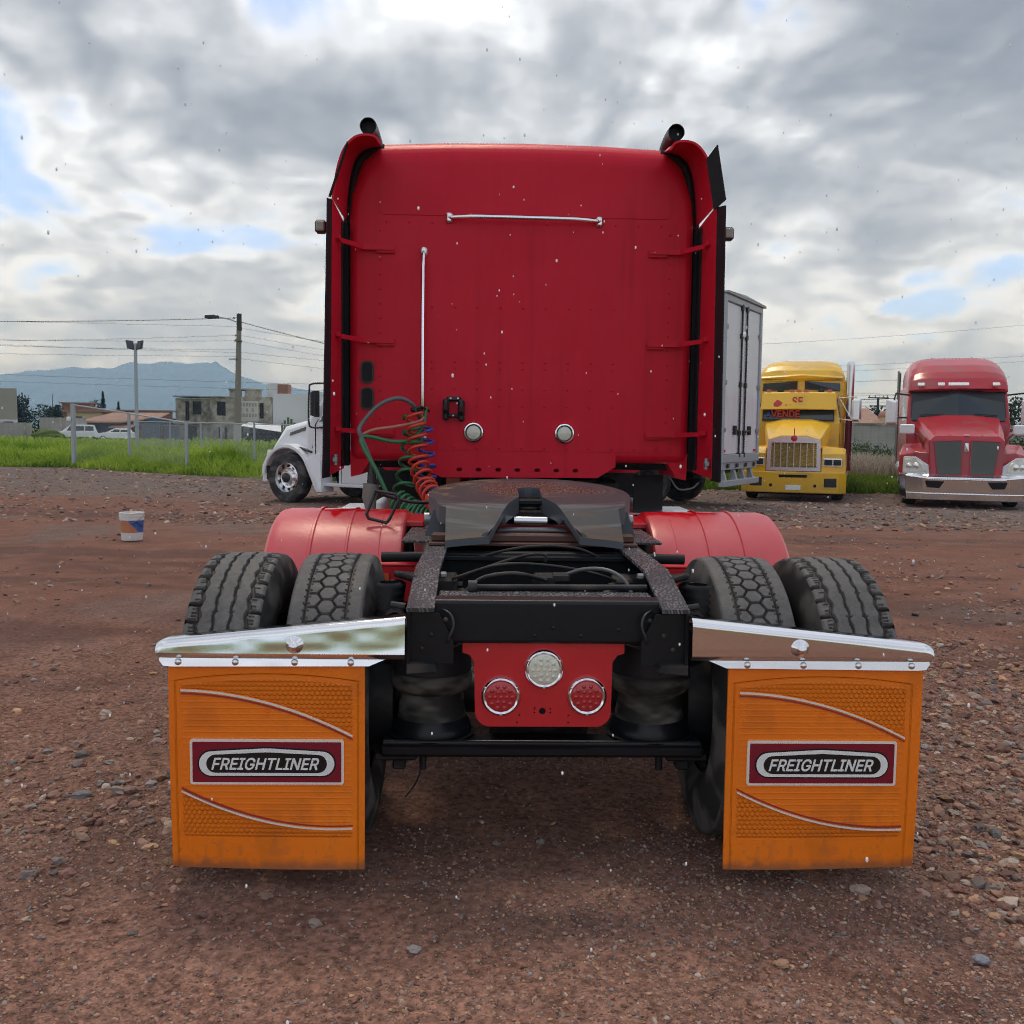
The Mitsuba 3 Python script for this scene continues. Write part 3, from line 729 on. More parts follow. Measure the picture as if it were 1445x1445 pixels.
# the forward part of the tractor, out of sight behind the sleeper
fc = part(TR, 'day_cab', hull(sym([(.98, 7.8, 1.2), (.98, 9.3, 1.2), (.98, 7.8, 3.0), (.85, 8.3, 3.0), (.90, 9.2, 1.95)]), .05), 'red_paint', smooth=35)
for s in (-1, 1):
    part(fc, 'door_window', side(hull([(1.028, 8.1, 2.05), (1.028, 9.0, 2.05), (1.012, 8.15, 2.6), (1.005, 8.6, 2.6), (1.02, 8.1, 2.05), (1.02, 9.0, 2.05), (1.0, 8.15, 2.6), (1.0, 8.6, 2.6)]), s), 'dark_glass')
part(TR, 'hood', hull(sym([(.72, 9.3, 1.1), (.78, 11.0, .8), (.74, 9.3, 1.85), (.60, 11.0, 1.5)]), .08), 'red_paint', smooth=35)
for s in (-1, 1):
    part(TR, 'fuel_tank', side(cyl((.90, 6.30, .655), (.90, 7.9, .655), .305, n=40), s), 'aluminium', smooth=40, label='bright aluminium fuel tank under the cab')
    part(TR, 'tank_step', side([bx(.70, 1.12, 6.24, 6.62, .955, .975, .004), bx(.64, .98, 5.92, 6.18, .972, .985, .003)], s), 'aluminium')
    w = holder(TR, 'front_wheel'); part(w, 'tyre', side(lathe([(.29, -.12), (.46, -.14), (.50, -.11), (.505, 0), (.50, .11), (.46, .14), (.29, .12)], 48, 'x', (1.0, 10.1, .505)), s), 'tyre_rubber', smooth=35)
    part(w, 'rim', side(lathe([(0, .06), (.12, .07), (.15, .04), (.26, .06), (.30, .11), (.30, -.11)], 32, 'x', (1.0, 10.1, .505)), s), 'aluminium', smooth=35)
    part(TR, 'front_fender', side(lathe([(.56, -.2), (.60, -.18), (.60, .20), (.56, .22)], 24, 'x', (1.0, 10.1, .505), -.1, math.pi + .1), s), 'red_paint', smooth=35)
part(TR, 'splash_flap', bx(.755, .945, 6.31, 6.325, .80, 1.20), 'black_rubber', label='black flap hanging under the cab')
part(TR, 'battery_box', bx(.30, .66, 6.35, 6.9, .80, 1.16, .02), 'dusty_black')
for s in (-1, 1): part(TR, 'step_fairing', side(bx(.56, 1.15, 8.5, 8.9, .45, 1.30, .03), s), 'chassis_black')
part(TR, 'gearbox', [hull([(-.2, 6.0, .7), (.2, 6.0, .7), (-.28, 7.4, .6), (.28, 7.4, .6), (-.2, 6.0, 1.0), (.2, 6.0, 1.0), (.28, 7.4, 1.1), (-.28, 7.4, 1.1)], .05)], 'dusty_black', smooth=35)
part(TR, 'cable', tube(curve([(.93, 6.0, 1.20), (.98, 5.98, 1.13), (1.06, 5.97, 1.135), (1.10, 5.96, 1.17)], 8), .006, 6), 'hose_grey', smooth=True)

# frame
for s in (-1, 1):
    fr = [(3.05, .912, .700), (3.43, .987, .720), (4.6, .987, .715), (10.6, .987, .715)]
    rows = []
    for y, zt, zb in fr:
        rows.append([(.446, y, zt), (.446, y, zb), (.436, y, zb), (.436, y, zt - .010)])
    V = np.array(rows).reshape(-1, 3); q = []
    for i in range(len(fr) - 1):
        for j in range(4): q.append([i * 4 + j, i * 4 + (j + 1) % 4, (i + 1) * 4 + (j + 1) % 4, (i + 1) * 4 + j])
    q += [[0, 3, 2, 1], [12, 13, 14, 15]]; q = np.array(q)
    web = trimesh.Trimesh(V, np.vstack([q[:, [0, 1, 2]], q[:, [0, 2, 3]]]), process=False)
    fl = []
    for top in (0, 1):
        rr = []
        for y, zt, zb in fr:
            z = zt if top else zb + .012
            rr.append([(.447, y - .002, z + .0005), (.447, y - .002, z - .012), (.360, y - .002, z - .012), (.360, y - .002, z + .0005)])
        V = np.array(rr).reshape(-1, 3); fl.append(trimesh.Trimesh(V, np.vstack([q[:, [0, 1, 2]], q[:, [0, 2, 3]]]), process=False))
    ra = part(TR, 'frame_rail', [side(web, s), side(fl[0], s)], 'black_paint', label='black chassis rail')
    part(ra, 'top_flange', side(fl[1], s), 'wet_steel', label='wet top flange of the rail speckled with raindrops')
    part(ra, 'end_gusset', side([xz(Polygon([(.436, .90), (.436, .73), (.30, .73), (.30, .80), (.345, .89)]), 3.075, 3.09)], s), 'black_paint')
    part(ra, 'lower_lip', side([hull([(.445, 3.04, .735), (.36, 3.04, .735), (.35, 3.04, .712), (.445, 3.04, .705), (.445, 3.3, .735), (.36, 3.3, .735), (.35, 3.3, .712), (.445, 3.3, .705)])], s), 'dusty_black')
    part(ra, 'bolts', [side(lathe([(.008, 0), (.008, .006), (.005, .008), (0, .009)], 6, '-y', (x, y, z)), s) for x, y, z in ((.325, 3.073, .872), (.37, 3.072, .825), (.40, 3.072, .78))], 'dusty_black', kind='stuff')
cm = part(TR, 'rear_crossmember', [hull([(-.358, 3.125, .80), (.358, 3.125, .80), (-.358, 3.125, .915), (.358, 3.125, .915), (-.358, 3.16, .92), (.358, 3.16, .92), (-.358, 3.16, .80), (.358, 3.16, .80)], .014)], 'black_paint', smooth=35)
part(cm, 'top_shelf', bx(-.355, .355, 3.162, 3.31, .912, .926, .003), 'wet_steel')
part(cm, 'pipe', [cyl((-.25, 3.30, .940), (.352, 3.31, .942), .010, n=12), cyl((-.258, 3.30, .942), (-.228, 3.30, .942), .022, n=16)], 'dusty_black', smooth=40)
part(cm, 'bolts', [lathe([(.008, 0), (.007, .004), (0, .006)], 6, '-y', (x, 3.111, z)) for x, z in ((-.04, .815), (.11, .815), (.02, .84), (.23, .835))], 'black_paint', kind='stuff')
for y, z0, z1 in ((4.02, .75, .96), (5.0, .72, .96), (5.75, .72, .97)):
    part(TR, 'crossmember', [hull([(-.43, y, z0), (.43, y, z0), (-.43, y, z1), (.43, y, z1), (-.43, y + .04, z1), (.43, y + .04, z1), (-.43, y + .04, z0), (.43, y + .04, z0)], .012), bx(-.42, .42, y - .05, y, z1 - .02, z1, .004)], 'chassis_black', smooth=35)
for yc, kind in ((3.57, 'rear'), (4.89, 'middle')):
    ax = part(TR, 'axle', [cyl((-1.1, yc, .505), (1.1, yc, .505), .075, n=24), hull([(x, yc + dy, .505 + dz) for x in (-.13, .13) for dy, dz in ((-.2, 0), (.2, 0), (0, .17), (0, -.17))], .05)], 'dusty_black', smooth=35)
    part(ax, 'differential_cover', lathe([(.17, 0), (.16, .05), (.13, .09), (.06, .11), (0, .115)], 28, '-y', (0, yc - .06, .515)), 'dusty_black', smooth=40)
    for s in (-1, 1):
        part(ax, 'brake_drum', side(lathe([(0, -.10), (.20, -.10), (.21, -.06), (.21, .10), (.12, .11), (0, .11)], 32, 'x', (.62, yc, .505)), s), 'dusty_black', smooth=35)
        part(ax, 'brake_chamber', side([cyl((.40, yc + .12, .62), (.40, yc + .30, .60), .075, n=20), cyl((.40, yc + .20, .615), (.40, yc + .23, .612), .084, n=20)], s), 'chassis_black', smooth=35)
part(TR, 'drive_shaft', [cyl((0, 3.75, .55), (0, 4.7, .58), .05), cyl((0, 5.1, .60), (0, 6.2, .80), .055)], 'dusty_black', smooth=40)
for i_, pts in enumerate([[(-.30, 3.5, .86), (-.22, 3.55, .93), (-.10, 3.6, .945), (.0, 3.62, .925), (.03, 3.62, .915)], [(.10, 3.7, .925), (.17, 3.65, .955), (.25, 3.6, .96), (.31, 3.55, .93), (.34, 3.5, .87)], [(-.34, 3.9, .86), (-.2, 3.85, .93), (-.05, 3.8, .985), (.03, 3.8, .99), (.035, 3.8, .96)],
                          [(-.33, 3.75, .90), (-.15, 3.75, .955), (.02, 3.76, .955), (.2, 3.75, .93), (.34, 3.8, .88)], [(-.28, 4.0, .94), (-.05, 3.95, 1.0), (.16, 3.95, 1.0), (.3, 4.0, .94)], [(-.35, 3.62, .80), (-.1, 3.66, .86), (.1, 3.7, .84), (.35, 3.6, .86)]]):
    part(TR, 'air_line', tube(curve(pts, 8), .0075 if i_ < 2 else .006, 8), 'hose_grey' if i_ == 1 else 'dusty_black', smooth=True)
for s in (-1, 1):
    part(TR, 'air_line', side(tube(curve([(.345, 3.12, .90), (.31, 3.085, .885), (.30, 3.07, .85), (.318, 3.075, .80), (.30, 3.16, .765), (.26, 3.4, .74)], 6), .0055, 6), s), 'hose_black', smooth=True)
    part(TR, 'air_line', side(tube(curve([(.42, 3.3, .88), (.34, 3.4, .80), (.30, 3.5, .68), (.32, 3.55, .55)], 6), .008, 7), s), 'hose_black', smooth=True)
    part(TR, 'torque_arm', side(tube([(.34, 3.95, .84), (.10, 3.62, .72)], .026, 12), s), 'dusty_black', smooth=40)
    part(TR, 'rail_bracket', side([bx(.31, .435, 3.75, 3.95, .74, .90, .01), cyl((.31, 3.85, .86), (.29, 3.85, .86), .014, n=6)], s), 'dusty_black')
    part(TR, 'cable_clip', side(bx(.335, .36, 3.4, 3.43, .955, .975, .005), s), 'grey_steel')
part(TR, 'valve', [bx(-.02, .07, 3.66, 3.74, .885, .93, .01), bx(.05, .12, 3.66, 3.72, .90, .935, .008), cyl((.02, 3.66, .91), (.02, 3.62, .91), .014)], 'dusty_black', smooth=35)
for s in (-1, 1):
    part(TR, 'cross_tube', side([cyl((.43, 4.06, .945), (.632, 4.06, .942), .021, n=18)], s), 'black_rubber', smooth=40)
    sh = part(TR, 'shock_absorber', side([tube([(.505, 3.38, .94), (.53, 3.42, .80), (.555, 3.46, .60)], [.030, .034, .034], 16), hull([(.44, 3.34, .96), (.49, 3.34, .975), (.45, 3.42, .96), (.51, 3.42, .965)], .012)], s), 'black_rubber', smooth=40)
    part(sh, 'bellows', side(lathe([(.030, 0)] + [(r, z) for k in range(5) for r, z in ((.047, .012 + k * .024), (.036, .024 + k * .024))], 18, 'z', (.525, 3.30, .835)), s), 'black_rubber', smooth=True)
    part(sh, 'eye', side([lathe([(.034, -.02), (.034, .02), (.024, .02), (.024, -.02), (.034, -.02)], 18, '-y', (.50, 3.23, .845)), cyl((.46, 3.2, .89), (.51, 3.22, .893), .011)], s), 'dusty_black', smooth=30)
    b = holder(TR, 'air_spring', 'black rubber air spring with a dusty folded bellows')
    part(b, 'can', side(lathe([(0, .79), (.12, .79), (.136, .77), (.139, .64), (.136, .633), (0, .633)], 40, 'z', (.385, 3.40, 0)), s), 'bag_rubber', smooth=35)
    part(b, 'bellows', side(lathe([(.134, .634), (.141, .624), (.142, .604), (.139, .583), (.128, .569), (.112, .562)], 48, 'z', (.385, 3.40, 0)), s), 'dusty_rubber', smooth=40)
    part(b, 'piston', side(lathe([(.112, .566), (.112, .535), (.117, .495), (.122, .465), (0, .465)], 44, 'z', (.385, 3.40, 0)), s), 'dusty_rubber', smooth=35)
    part(b, 'foot', side(lathe([(.121, .472), (.134, .450), (.140, .432), (.140, .418), (0, .418)], 44, 'z', (.385, 3.40, 0)), s), 'black_paint', smooth=35)
    part(b, 'mount', side([hull([(.29, 3.29, .785), (.48, 3.29, .785), (.29, 3.52, .785), (.48, 3.52, .785), (.34, 3.30, .83), (.43, 3.30, .83), (.43, 3.5, .83), (.34, 3.5, .83)])], s), 'chassis_black')
sb = part(TR, 'suspension_beam', [bx(-.555, .555, 3.25, 3.40, .362, .405, .012), cyl((-.54, 3.262, .410), (.54, 3.262, .410), .012, n=14)], 'black_paint', smooth=35)
for s in (-1, 1):
    part(sb, 'seat', side(lathe([(.148, 0), (.153, .008), (.13, .014), (0, .014)], 36, 'z', (.385, 3.40, .405)), s), 'black_paint', smooth=35)
    part(sb, 'end_bracket', side([bx(.43, .575, 3.29, 3.5, .338, .362, .006), bx(.47, .515, 3.31, 3.37, .30, .338, .006), cyl((.41, 3.32, .36), (.41, 3.32, .30), .013, n=10)], s), 'dusty_black', smooth=35)
    part(sb, 'spring_arm', side(hull([(.44, 3.40, .37), (.52, 3.40, .37), (.44, 3.7, .40), (.52, 3.7, .40), (.44, 3.40, .41), (.52, 3.40, .41), (.44, 3.7, .45), (.52, 3.7, .45)], .01), s), 'dusty_black', smooth=35)
part(sb, 'loose_wire', tube(curve([(-.41, 3.32, .36), (-.42, 3.31, .29), (-.44, 3.32, .24), (-.47, 3.32, .20)], 6), .003, 5), 'wire_black')

# fifth wheel
def fifth_wheel_plate():
    o = [(-.10, 4.98), (0, 5.0), (.10, 4.98)]
    arc = [(.465 * math.cos(a), 4.54 + .445 * math.sin(a)) for a in np.linspace(math.radians(74), math.radians(-25), 22)]
    right = arc + [(.405, 4.245), (.372, 4.215), (.366, 3.985), (.185, 3.985), (.052, 4.40), (.052, 4.58)]
    slot = [(.052 * math.cos(a), 4.60 + .06 * math.sin(a)) for a in np.linspace(0, math.pi / 2, 6)][1:]
    r = right + slot; pts = r + [(-x, y) for x, y in r[::-1]][1:]
    g = Polygon(pts)
    cells = []
    for x0 in np.arange(-.48, .48, .04):
        for y0 in np.arange(3.96, 5.02, .04):
            c = g.intersection(sbox(x0, y0, x0 + .04, y0 + .04))
            cells += [k for k in getattr(c, 'geoms', [c]) if k.area > 1e-7 and k.geom_type == 'Polygon']
    vs, fs, at = [], [], 0
    for c in cells:
        v, f = trimesh.creation.triangulate_polygon(c, engine='earcut'); vs.append(v); fs.append(np.asarray(f) + at); at += len(v)
    v = np.vstack(vs); f = np.vstack(fs); m = trimesh.Trimesh(np.c_[v, v[:, 0] * 0], f); m.merge_vertices(digits_vertex=6); v2 = m.vertices[:, :2]
    def z_top(x, y): return 1.145 + (y - 4.1) * .108 - .010 * (np.hypot(x, y - 4.54) / .46) ** 4 - .28 * np.clip(4.225 - y, 0, 1)
    zt = z_top(v2[:, 0], v2[:, 1]); n = len(v2)
    f = m.faces; a, b, c = v2[f[:, 0]], v2[f[:, 1]], v2[f[:, 2]]
    up = (b - a)[:, 0] * (c - a)[:, 1] - (b - a)[:, 1] * (c - a)[:, 0] > 0; f = np.where(up[:, None], f, f[:, ::-1])
    e = np.vstack([f[:, [0, 1]], f[:, [1, 2]], f[:, [2, 0]]]); ks = {tuple(x) for x in e}
    be = np.array([x for x in e if (x[1], x[0]) not in ks])
    deep = np.where(v2[:, 1] < 4.2, .030, .075)
    top = trimesh.Trimesh(np.c_[v2, zt], f, process=False)
    low = np.c_[v2, zt - deep]
    skirt = trimesh.Trimesh(np.vstack([np.c_[v2, zt], low]), np.vstack([np.c_[be[:, 0], be[:, 0] + n, be[:, 1] + n], np.c_[be[:, 0], be[:, 1] + n, be[:, 1]], f[:, ::-1] + n]), process=False)
    return top, skirt


_top, _skirt = fifth_wheel_plate()
fw = part(TR, 'fifth_wheel', _skirt, mat('plate_side', (.085, .09, .105), rough=.4, metal=.3), label='greasy grey fifth wheel coupling plate with a V throat')
part(fw, 'top_plate', _top, 'greasy_steel', smooth=30, label='wet greasy top face of the coupling plate')
for s in (-1, 1):
    part(fw, 'throat_wall', side(hull([(.053, 4.42, 1.172), (.186, 3.99, 1.060), (.066, 4.42, 1.12), (.20, 3.99, 1.035), (.060, 4.42, 1.170), (.195, 3.99, 1.060), (.11, 4.42, 1.08), (.24, 4.0, 1.03)]), s), 'plate_side')
    part(fw, 'support_bracket', side([hull([(.345, 4.36, .99), (.475, 4.36, .99), (.345, 4.52, .99), (.475, 4.52, .99), (.365, 4.37, 1.115), (.435, 4.37, 1.115), (.365, 4.5, 1.13), (.435, 4.5, 1.13)]), bx(.32, .50, 4.33, 4.62, .988, 1.0, .003)], s), mat('bracket_grey', (.055, .058, .066), rough=.42))
    part(fw, 'pivot', side(cyl((.43, 4.55, 1.06), (.485, 4.55, 1.06), .03, n=18), s), 'grey_steel', smooth=40)
part(fw, 'jaw', [lathe([(.050, 0), (.085, 0), (.085, -.045), (.050, -.045), (.050, 0)], 28, 'z', (0, 4.62, 1.165)), bx(-.058, .058, 4.42, 4.46, 1.135, 1.165, .008), hull([(-.055, 4.40, 1.10), (.055, 4.40, 1.10), (-.05, 4.72, 1.12), (.05, 4.72, 1.12), (.05, 4.72, 1.08), (-.05, 4.72, 1.08), (.055, 4.4, 1.07), (-.055, 4.4, 1.07)])], 'chassis_black', smooth=35)
part(fw, 'lock_bar', [cyl((-.075, 4.33, 1.075), (.072, 4.33, 1.075), .019, n=18)], 'aluminium', smooth=40)
part(fw, 'lock_guard', bx(-.15, .15, 4.20, 4.30, 1.035, 1.05, .005), 'plate_side')
part(fw, 'base_plate', [bx(-.44, .44, 4.08, 4.92, .9885, 1.002, .003), bx(-.43, .43, 4.12, 4.2, 1.002, 1.035, .006)], 'rusty_steel', label='rusty brown base plate')
for s in (-1, 1): part(fw, 'mounting_angle', side(bx(.37, .56, 4.18, 4.9, .9885, 1.0, .002), s), 'wet_steel')
part(fw, 'release_handle', tube(curve([(-.46, 4.75, 1.12), (-.56, 4.72, 1.125), (-.66, 4.70, 1.15), (-.70, 4.69, 1.165)], 6), .009, 8), 'plastic_black', smooth=True)
hp = [(-.735, 4.66, 1.15), (-.725, 4.66, 1.18), (-.63, 4.66, 1.165), (-.615, 4.66, 1.14), (-.655, 4.64, 1.05), (-.67, 4.64, 1.03), (-.755, 4.64, 1.05), (-.765, 4.64, 1.07)]
hp = np.array(hp); hc = np.vstack([hp[k] * (1 - t) + hp[(k + 1) % 8] * t for k in range(8) for t in np.linspace(0, 1, 4, endpoint=False)])
part(fw, 'pull_loop', tube(hc, .0075, 8, closed=True), 'plastic_black', smooth=True, label='black wire pull loop over the fender')

# fenders over the middle axle
def fender():
    xs = [.585, .585, .592, .61, .690, .693, .697, .835, .838, .846, .850, 1.000, 1.005, 1.015, 1.019, 1.168, 1.205, 1.222, 1.225]
    rs = [.500, .552, .563, .568, .569, .571, .569, .569, .577, .577, .571, .571, .578, .578, .571, .570, .560, .540, .50]
    return lathe(list(zip(rs, xs)), 72, 'x', (0, 4.89, .505), math.radians(-20), math.radians(185))


def fender_inner():
    return lathe(list(zip([.500, .545, .555, .555, .545, .50], [.589, .592, .61, 1.165, 1.212, 1.221])), 48, 'x', (0, 4.89, .505), math.radians(-20), math.radians(185))


for s in (-1, 1):
    f_ = part(TR, 'fender', side(fender(), s), 'fender_paint', smooth=32, label='glossy red wheel fender, partly wet, over the middle axle')
    part(f_, 'lining', side(fender_inner(), s), 'chassis_black', smooth=40)
    part(TR, 'fender_arm', side(bx(.50, .60, 4.75, 5.3, 1.0, 1.03, .006), s), 'flat_red')
    br = part(TR, 'fender_bracket', side([bx(.47, .80, 4.36, 4.385, .70, .865, .006), bx(.47, .80, 4.355, 4.44, .862, .874, .004)], s), 'flat_red')
    part(br, 'marker', side(xz(rrect(.63, .67, .79, .83, .006), 4.352, 4.36), s), 'amber')

# wheels
def tyre(kind, R=.508, na=800):
    s = np.linspace(-.122, .122, 98); crown = R - .007 * (s / .122) ** 2 - .007 * np.clip((np.abs(s) - .112) / .010, 0, 1) ** 2
    th = np.arange(na) / na * 2 * np.pi; S, TH = np.meshgrid(s, th, indexing='ij'); c = TH * R
    def groove(d, w): return np.clip((w - np.abs(d)) / (.35 * w) + .4, 0, 1)
    per = 2 * np.pi * R; dep = np.zeros_like(S)
    if kind == 'lug':
        p = per / 46; ph = c / p
        zz = (np.abs(((ph + .0) % 1) - .5) - .25) * .020
        for k, s0 in enumerate((-.079, -.027, .027, .079)):
            dep = np.maximum(dep, groove(S - s0 - zz * (1 if k % 2 else -1) * (1 if abs(s0) > .05 else .6), .0062 if abs(s0) > .05 else .0042))
        sh = np.abs(S) > .079
        lat = np.abs(((ph + .25 * np.sign(S)) % 1) - .5) * p
        dep = np.maximum(dep, np.where(sh, groove(lat, .0072) * 1.4, 0))
        sip = np.abs(((ph * 5) % 1) - .5) * p / 5
        dep = np.maximum(dep, np.where((np.abs(S) > .086) & (np.abs(S) < .104), groove(sip, .0016) * .7, 0))
        dep = np.maximum(dep, np.where((np.abs(S) < .06), groove(np.abs(((ph * 2) % 1) - .5) * p / 2 + np.abs(np.abs(S) - .027) * .35 - .0005, .0032) * .7, 0))
    else:
        for s0 in (-.067, .067): dep = np.maximum(dep, groove(S - s0, .0044))
        p = per / 53; b1, b2 = np.full(S.shape, 9.), np.full(S.shape, 9.)
        for u0, o in ((0, 0), (-.050, .5), (.050, .5), (-.10, 0), (.10, 0)):
            v = ((c / p + o + .5) % 1 - .5) * p
            for sh_ in (-p, 0, p):
                dd = np.hypot(S - u0, v + sh_); b2 = np.where(dd < b1, b1, np.minimum(b2, dd)); b1 = np.minimum(b1, dd)
        dep = np.maximum(dep, np.where(np.abs(S) < .064, groove((b2 - b1) / 1.7, .0042), 0))
        tick = np.abs(((c / p * 2) % 1) - .5) * p / 2
        dep = np.maximum(dep, np.where((np.abs(np.abs(S) - .067) < .011), groove(tick, .0028) * .8, 0))
        dep = np.maximum(dep, np.where((np.abs(S) < .074), .8 * groove(np.hypot(np.abs(S) - .030, (np.abs(((c / p + .25) * 2 % 1) - .5)) * p / 2) , .006) * 0, 0))
    rr = crown[:, None] - .015 * dep
    rr = rr + .0012 * (meshkit.noise(np.stack([S * 60, np.cos(TH) * 30, np.sin(TH) * 30], -1), 4) - .5)
    v = np.stack([np.broadcast_to(s[:, None], rr.shape), -rr * np.cos(TH), rr * np.sin(TH)], -1).reshape(-1, 3)
    i, j = np.meshgrid(np.arange(len(s) - 1), np.arange(na), indexing='ij'); j2 = (j + 1) % na
    q = np.stack([i * na + j, (i + 1) * na + j, (i + 1) * na + j2, i * na + j2], -1).reshape(-1, 4)
    return trimesh.Trimesh(v, np.vstack([q[:, [0, 2, 1]], q[:, [0, 3, 2]]]), process=False)


def sidewalls(R=.508):
    h = [(-.122, R - .014), (-.126, R - .024), (-.131, R - .045), (-.142, R - .085), (-.146, R - .125), (-.140, R - .165), (-.125, R - .20), (-.112, R - .222)]
    a = lathe([(r, x) for x, r in h], 96, 'x'); b = lathe([(r, -x) for x, r in h], 96, 'x')
    b.faces = b.faces[:, ::-1]; return cat([a, b])


TY = {k: tyre(k) for k in ('lug', 'hex')}; SW = sidewalls()
RIM = lathe([(.288, -.11), (.296, -.10), (.270, -.08), (.262, .02), (.20, .06), (.14, .07), (.12, .10), (0, .10)], 40, 'x')
for yc in (3.57, 4.89):
    for s in (-1, 1):
        for off, kind in ((1.062 if s < 0 else 1.046, 'lug'), (.728 if s < 0 else .712, 'hex')):
            near = yc < 4
            w = holder(TR, 'wheel', f'{"outer" if kind == "lug" else "inner"} wheel of the {"rear" if near else "middle"} axle, its tyre with {"zigzag ribs and shoulder lugs" if kind == "lug" else "a column of hexagonal blocks"}')
            mv = lambda m: side(m.copy().apply_translation((off, yc, .508)), s)  # noqa: E731
            if near:
                part(w, 'tread', mv(TY[kind]), 'tread_rubber', smooth=38)
            else:
                part(w, 'tread', mv(lathe([(.482, -.122), (.498, -.10), (.506, 0), (.498, .10), (.482, .122)], 64, 'x')), 'tread_rubber', smooth=38)
            part(w, 'sidewall', mv(SW), 'tyre_rubber', smooth=True)
            part(w, 'rim', mv(RIM), 'dusty_black', smooth=35)

# rear lamp plate
_pp = Polygon([(-.272, .788), (.254, .788), (.254, .750), (.235, .745), (.220, .725), (.214, .70), (.214, .508), (-.230, .508), (-.230, .70), (-.237, .725), (-.252, .745), (-.272, .750)])
_pp = Polygon([(-.272, .788), (.254, .788), (.254, .752), (.232, .746), (.216, .722)] + [(.164 + .05 * math.cos(a), .558 - .05 * math.sin(a)) for a in np.linspace(0, math.pi / 2, 8)] + [(-.180 - .05 * math.sin(a), .558 - .05 * math.cos(a)) for a in np.linspace(0, math.pi / 2, 8)] + [(-.234, .722), (-.250, .746), (-.272, .752)])
for x_, z_, r_ in [(-.010, .560, .011)] + [(x, z, .0028) for x in (-.036, .016) for z in (.567, .555)] + [(-.034, .572, .0022), (-.085, .546, .003), (-.093, .522, .003), (.075, .546, .003), (.075, .522, .003)]:
    _pp = _pp.difference(Point(x_, z_).buffer(r_, quad_segs=4))
lp = part(TR, 'lamp_plate', xz(_pp, 3.132, 3.138), 'flat_red', label='red lamp plate between the chassis rails')
part(lp, 'back', bx(-.19, .17, 3.145, 3.15, .53, .60), 'chassis_black')
for x_, z_, lens, lab in ((-.007, .701, 'lens_clear', 'round clear reversing lamp with chrome rim'), (-.146, .611, 'lens_red', 'round red tail lamp with chrome rim'), (.134, .613, 'lens_red', 'round red tail lamp with chrome rim')):
    t_ = holder(TR, 'tail_lamp', lab)
    part(t_, 'rim', lathe([(.066, 0), (.066, .006), (.062, .016), (.056, .020), (.050, .016), (.050, .002)], 48, '-y', (x_, 3.132, z_)), 'chrome', smooth=35)
    part(t_, 'lens', [lathe([(.0515, .004), (.050, .016), (.042, .021), (.02, .023), (0, .0235)], 40, '-y', (x_, 3.132, z_))] + [lathe([(.0080, 0), (.0065, .0034), (.004, .0052), (0, .0058)], 12, '-y', (x_ + r * math.cos(a), 3.132 - .0195, z_ + r * math.sin(a))) for r, n_ in ((0, 1), (.019, 6), (.036, 10)) for a in np.arange(n_) * 2 * np.pi / n_], lens, smooth=40)
    part(t_, 'screws', [lathe([(.006, 0), (.0045, .004), (0, .005)], 8, '-y', (x_ + .058 * math.cos(a), 3.117, z_ + .058 * math.sin(a))) for a in np.radians([30, 150, 270])], 'aluminium', kind='stuff')

# chrome brackets and mud flaps
def bracket(sgn):
    xs = np.concatenate([np.linspace(.448, 1.17, 26), 1.195 + .025 * np.sin(np.linspace(0, math.pi / 2, 6)) - .0]); xs[26:] = np.linspace(1.178, 1.217, 6)
    prof, chrome = [], []
    for x in xs:
        t = (x - .45) / (1.215 - .45); zt = .892 * (1 - t) + .814 * t; e = np.clip((x - 1.185) / .032, 0, 1); zt -= .012 * e ** 2; yo = .006 * e ** 2
        r = .026; p = [(3.11, zt - .03), (3.095, zt - .008), (3.07, zt)]
        p += [(3.0 + yo + r - r * math.sin(a), zt - r + r * math.cos(a)) for a in np.linspace(0, math.pi / 2 * (.95 if sgn < 0 else 1), 7)]
        tl = (.078 * (min(zt - .026, .9) - .776) + .0010 if sgn < 0 else 0)      # the left hanger is bent a little, so that its face looks up
        p += [(3.0 + yo - tl * .4, .80 if zt > .83 else zt - .028), (3.0 + yo - tl, .776), (3.004 + yo - tl, .771), (3.020 + yo - tl, .757)]
        prof.append(p)
    V = np.array([[(x, y, z) for y, z in p] for x, p in zip(xs, prof)]); n, m = V.shape[:2]
    i, j = np.meshgrid(np.arange(n - 1), np.arange(m - 1), indexing='ij')
    q = np.stack([i * m + j, (i + 1) * m + j, (i + 1) * m + j + 1, i * m + j + 1], -1).reshape(-1, 4)
    f = np.vstack([q[:, [0, 1, 2]], q[:, [0, 2, 3]], [[(n - 1) * m, (n - 1) * m + k, (n - 1) * m + k + 1] for k in range(1, m - 1)]])
    body = trimesh.Trimesh(V.reshape(-1, 3), f, process=False)
    return side(body, sgn)


def emblem(flap, cx, y, cz):
    e = part(flap, 'emblem', xz(rrect(cx - .240, cx + .240, cz - .0725, cz + .0725, .008), y - .005, y), 'emblem_cream', label='framed maker emblem, white lettering on a black oval over maroon')
    part(e, 'field', xz(rrect(cx - .232, cx + .232, cz - .0645, cz + .0645, .004), y - .0062, y - .004), 'emblem_maroon')
    def oval(w, h, peak):
        a = np.linspace(-math.pi / 2, math.pi / 2, 12)
        right = [(w - h + h * math.cos(t), h * math.sin(t)) for t in a]; left = [(-w + h - h * math.cos(t), h * math.sin(t)) for t in a[::-1]]
        return Polygon([(cx + x, cz - .004 + z) for x, z in right + [(0, h + peak)] + left])
    part(e, 'outline', xz(oval(.216, .044, .010), y - .0075, y - .005), 'emblem_black')
    part(e, 'ring', xz(oval(.211, .039, .010), y - .0092, y - .006), 'emblem_white')
    inner = [(x, z) for x, z in oval(.188, .029, .008).exterior.coords]
    part(e, 'inner', xz(Polygon(inner), y - .0105, y - .007), 'emblem_black')
    part(e, 'lettering', text('FREIGHTLINER', .036, (cx - .172, y - .0102, cz - .022), .0016, width=.330, shear=.26), 'emblem_white')


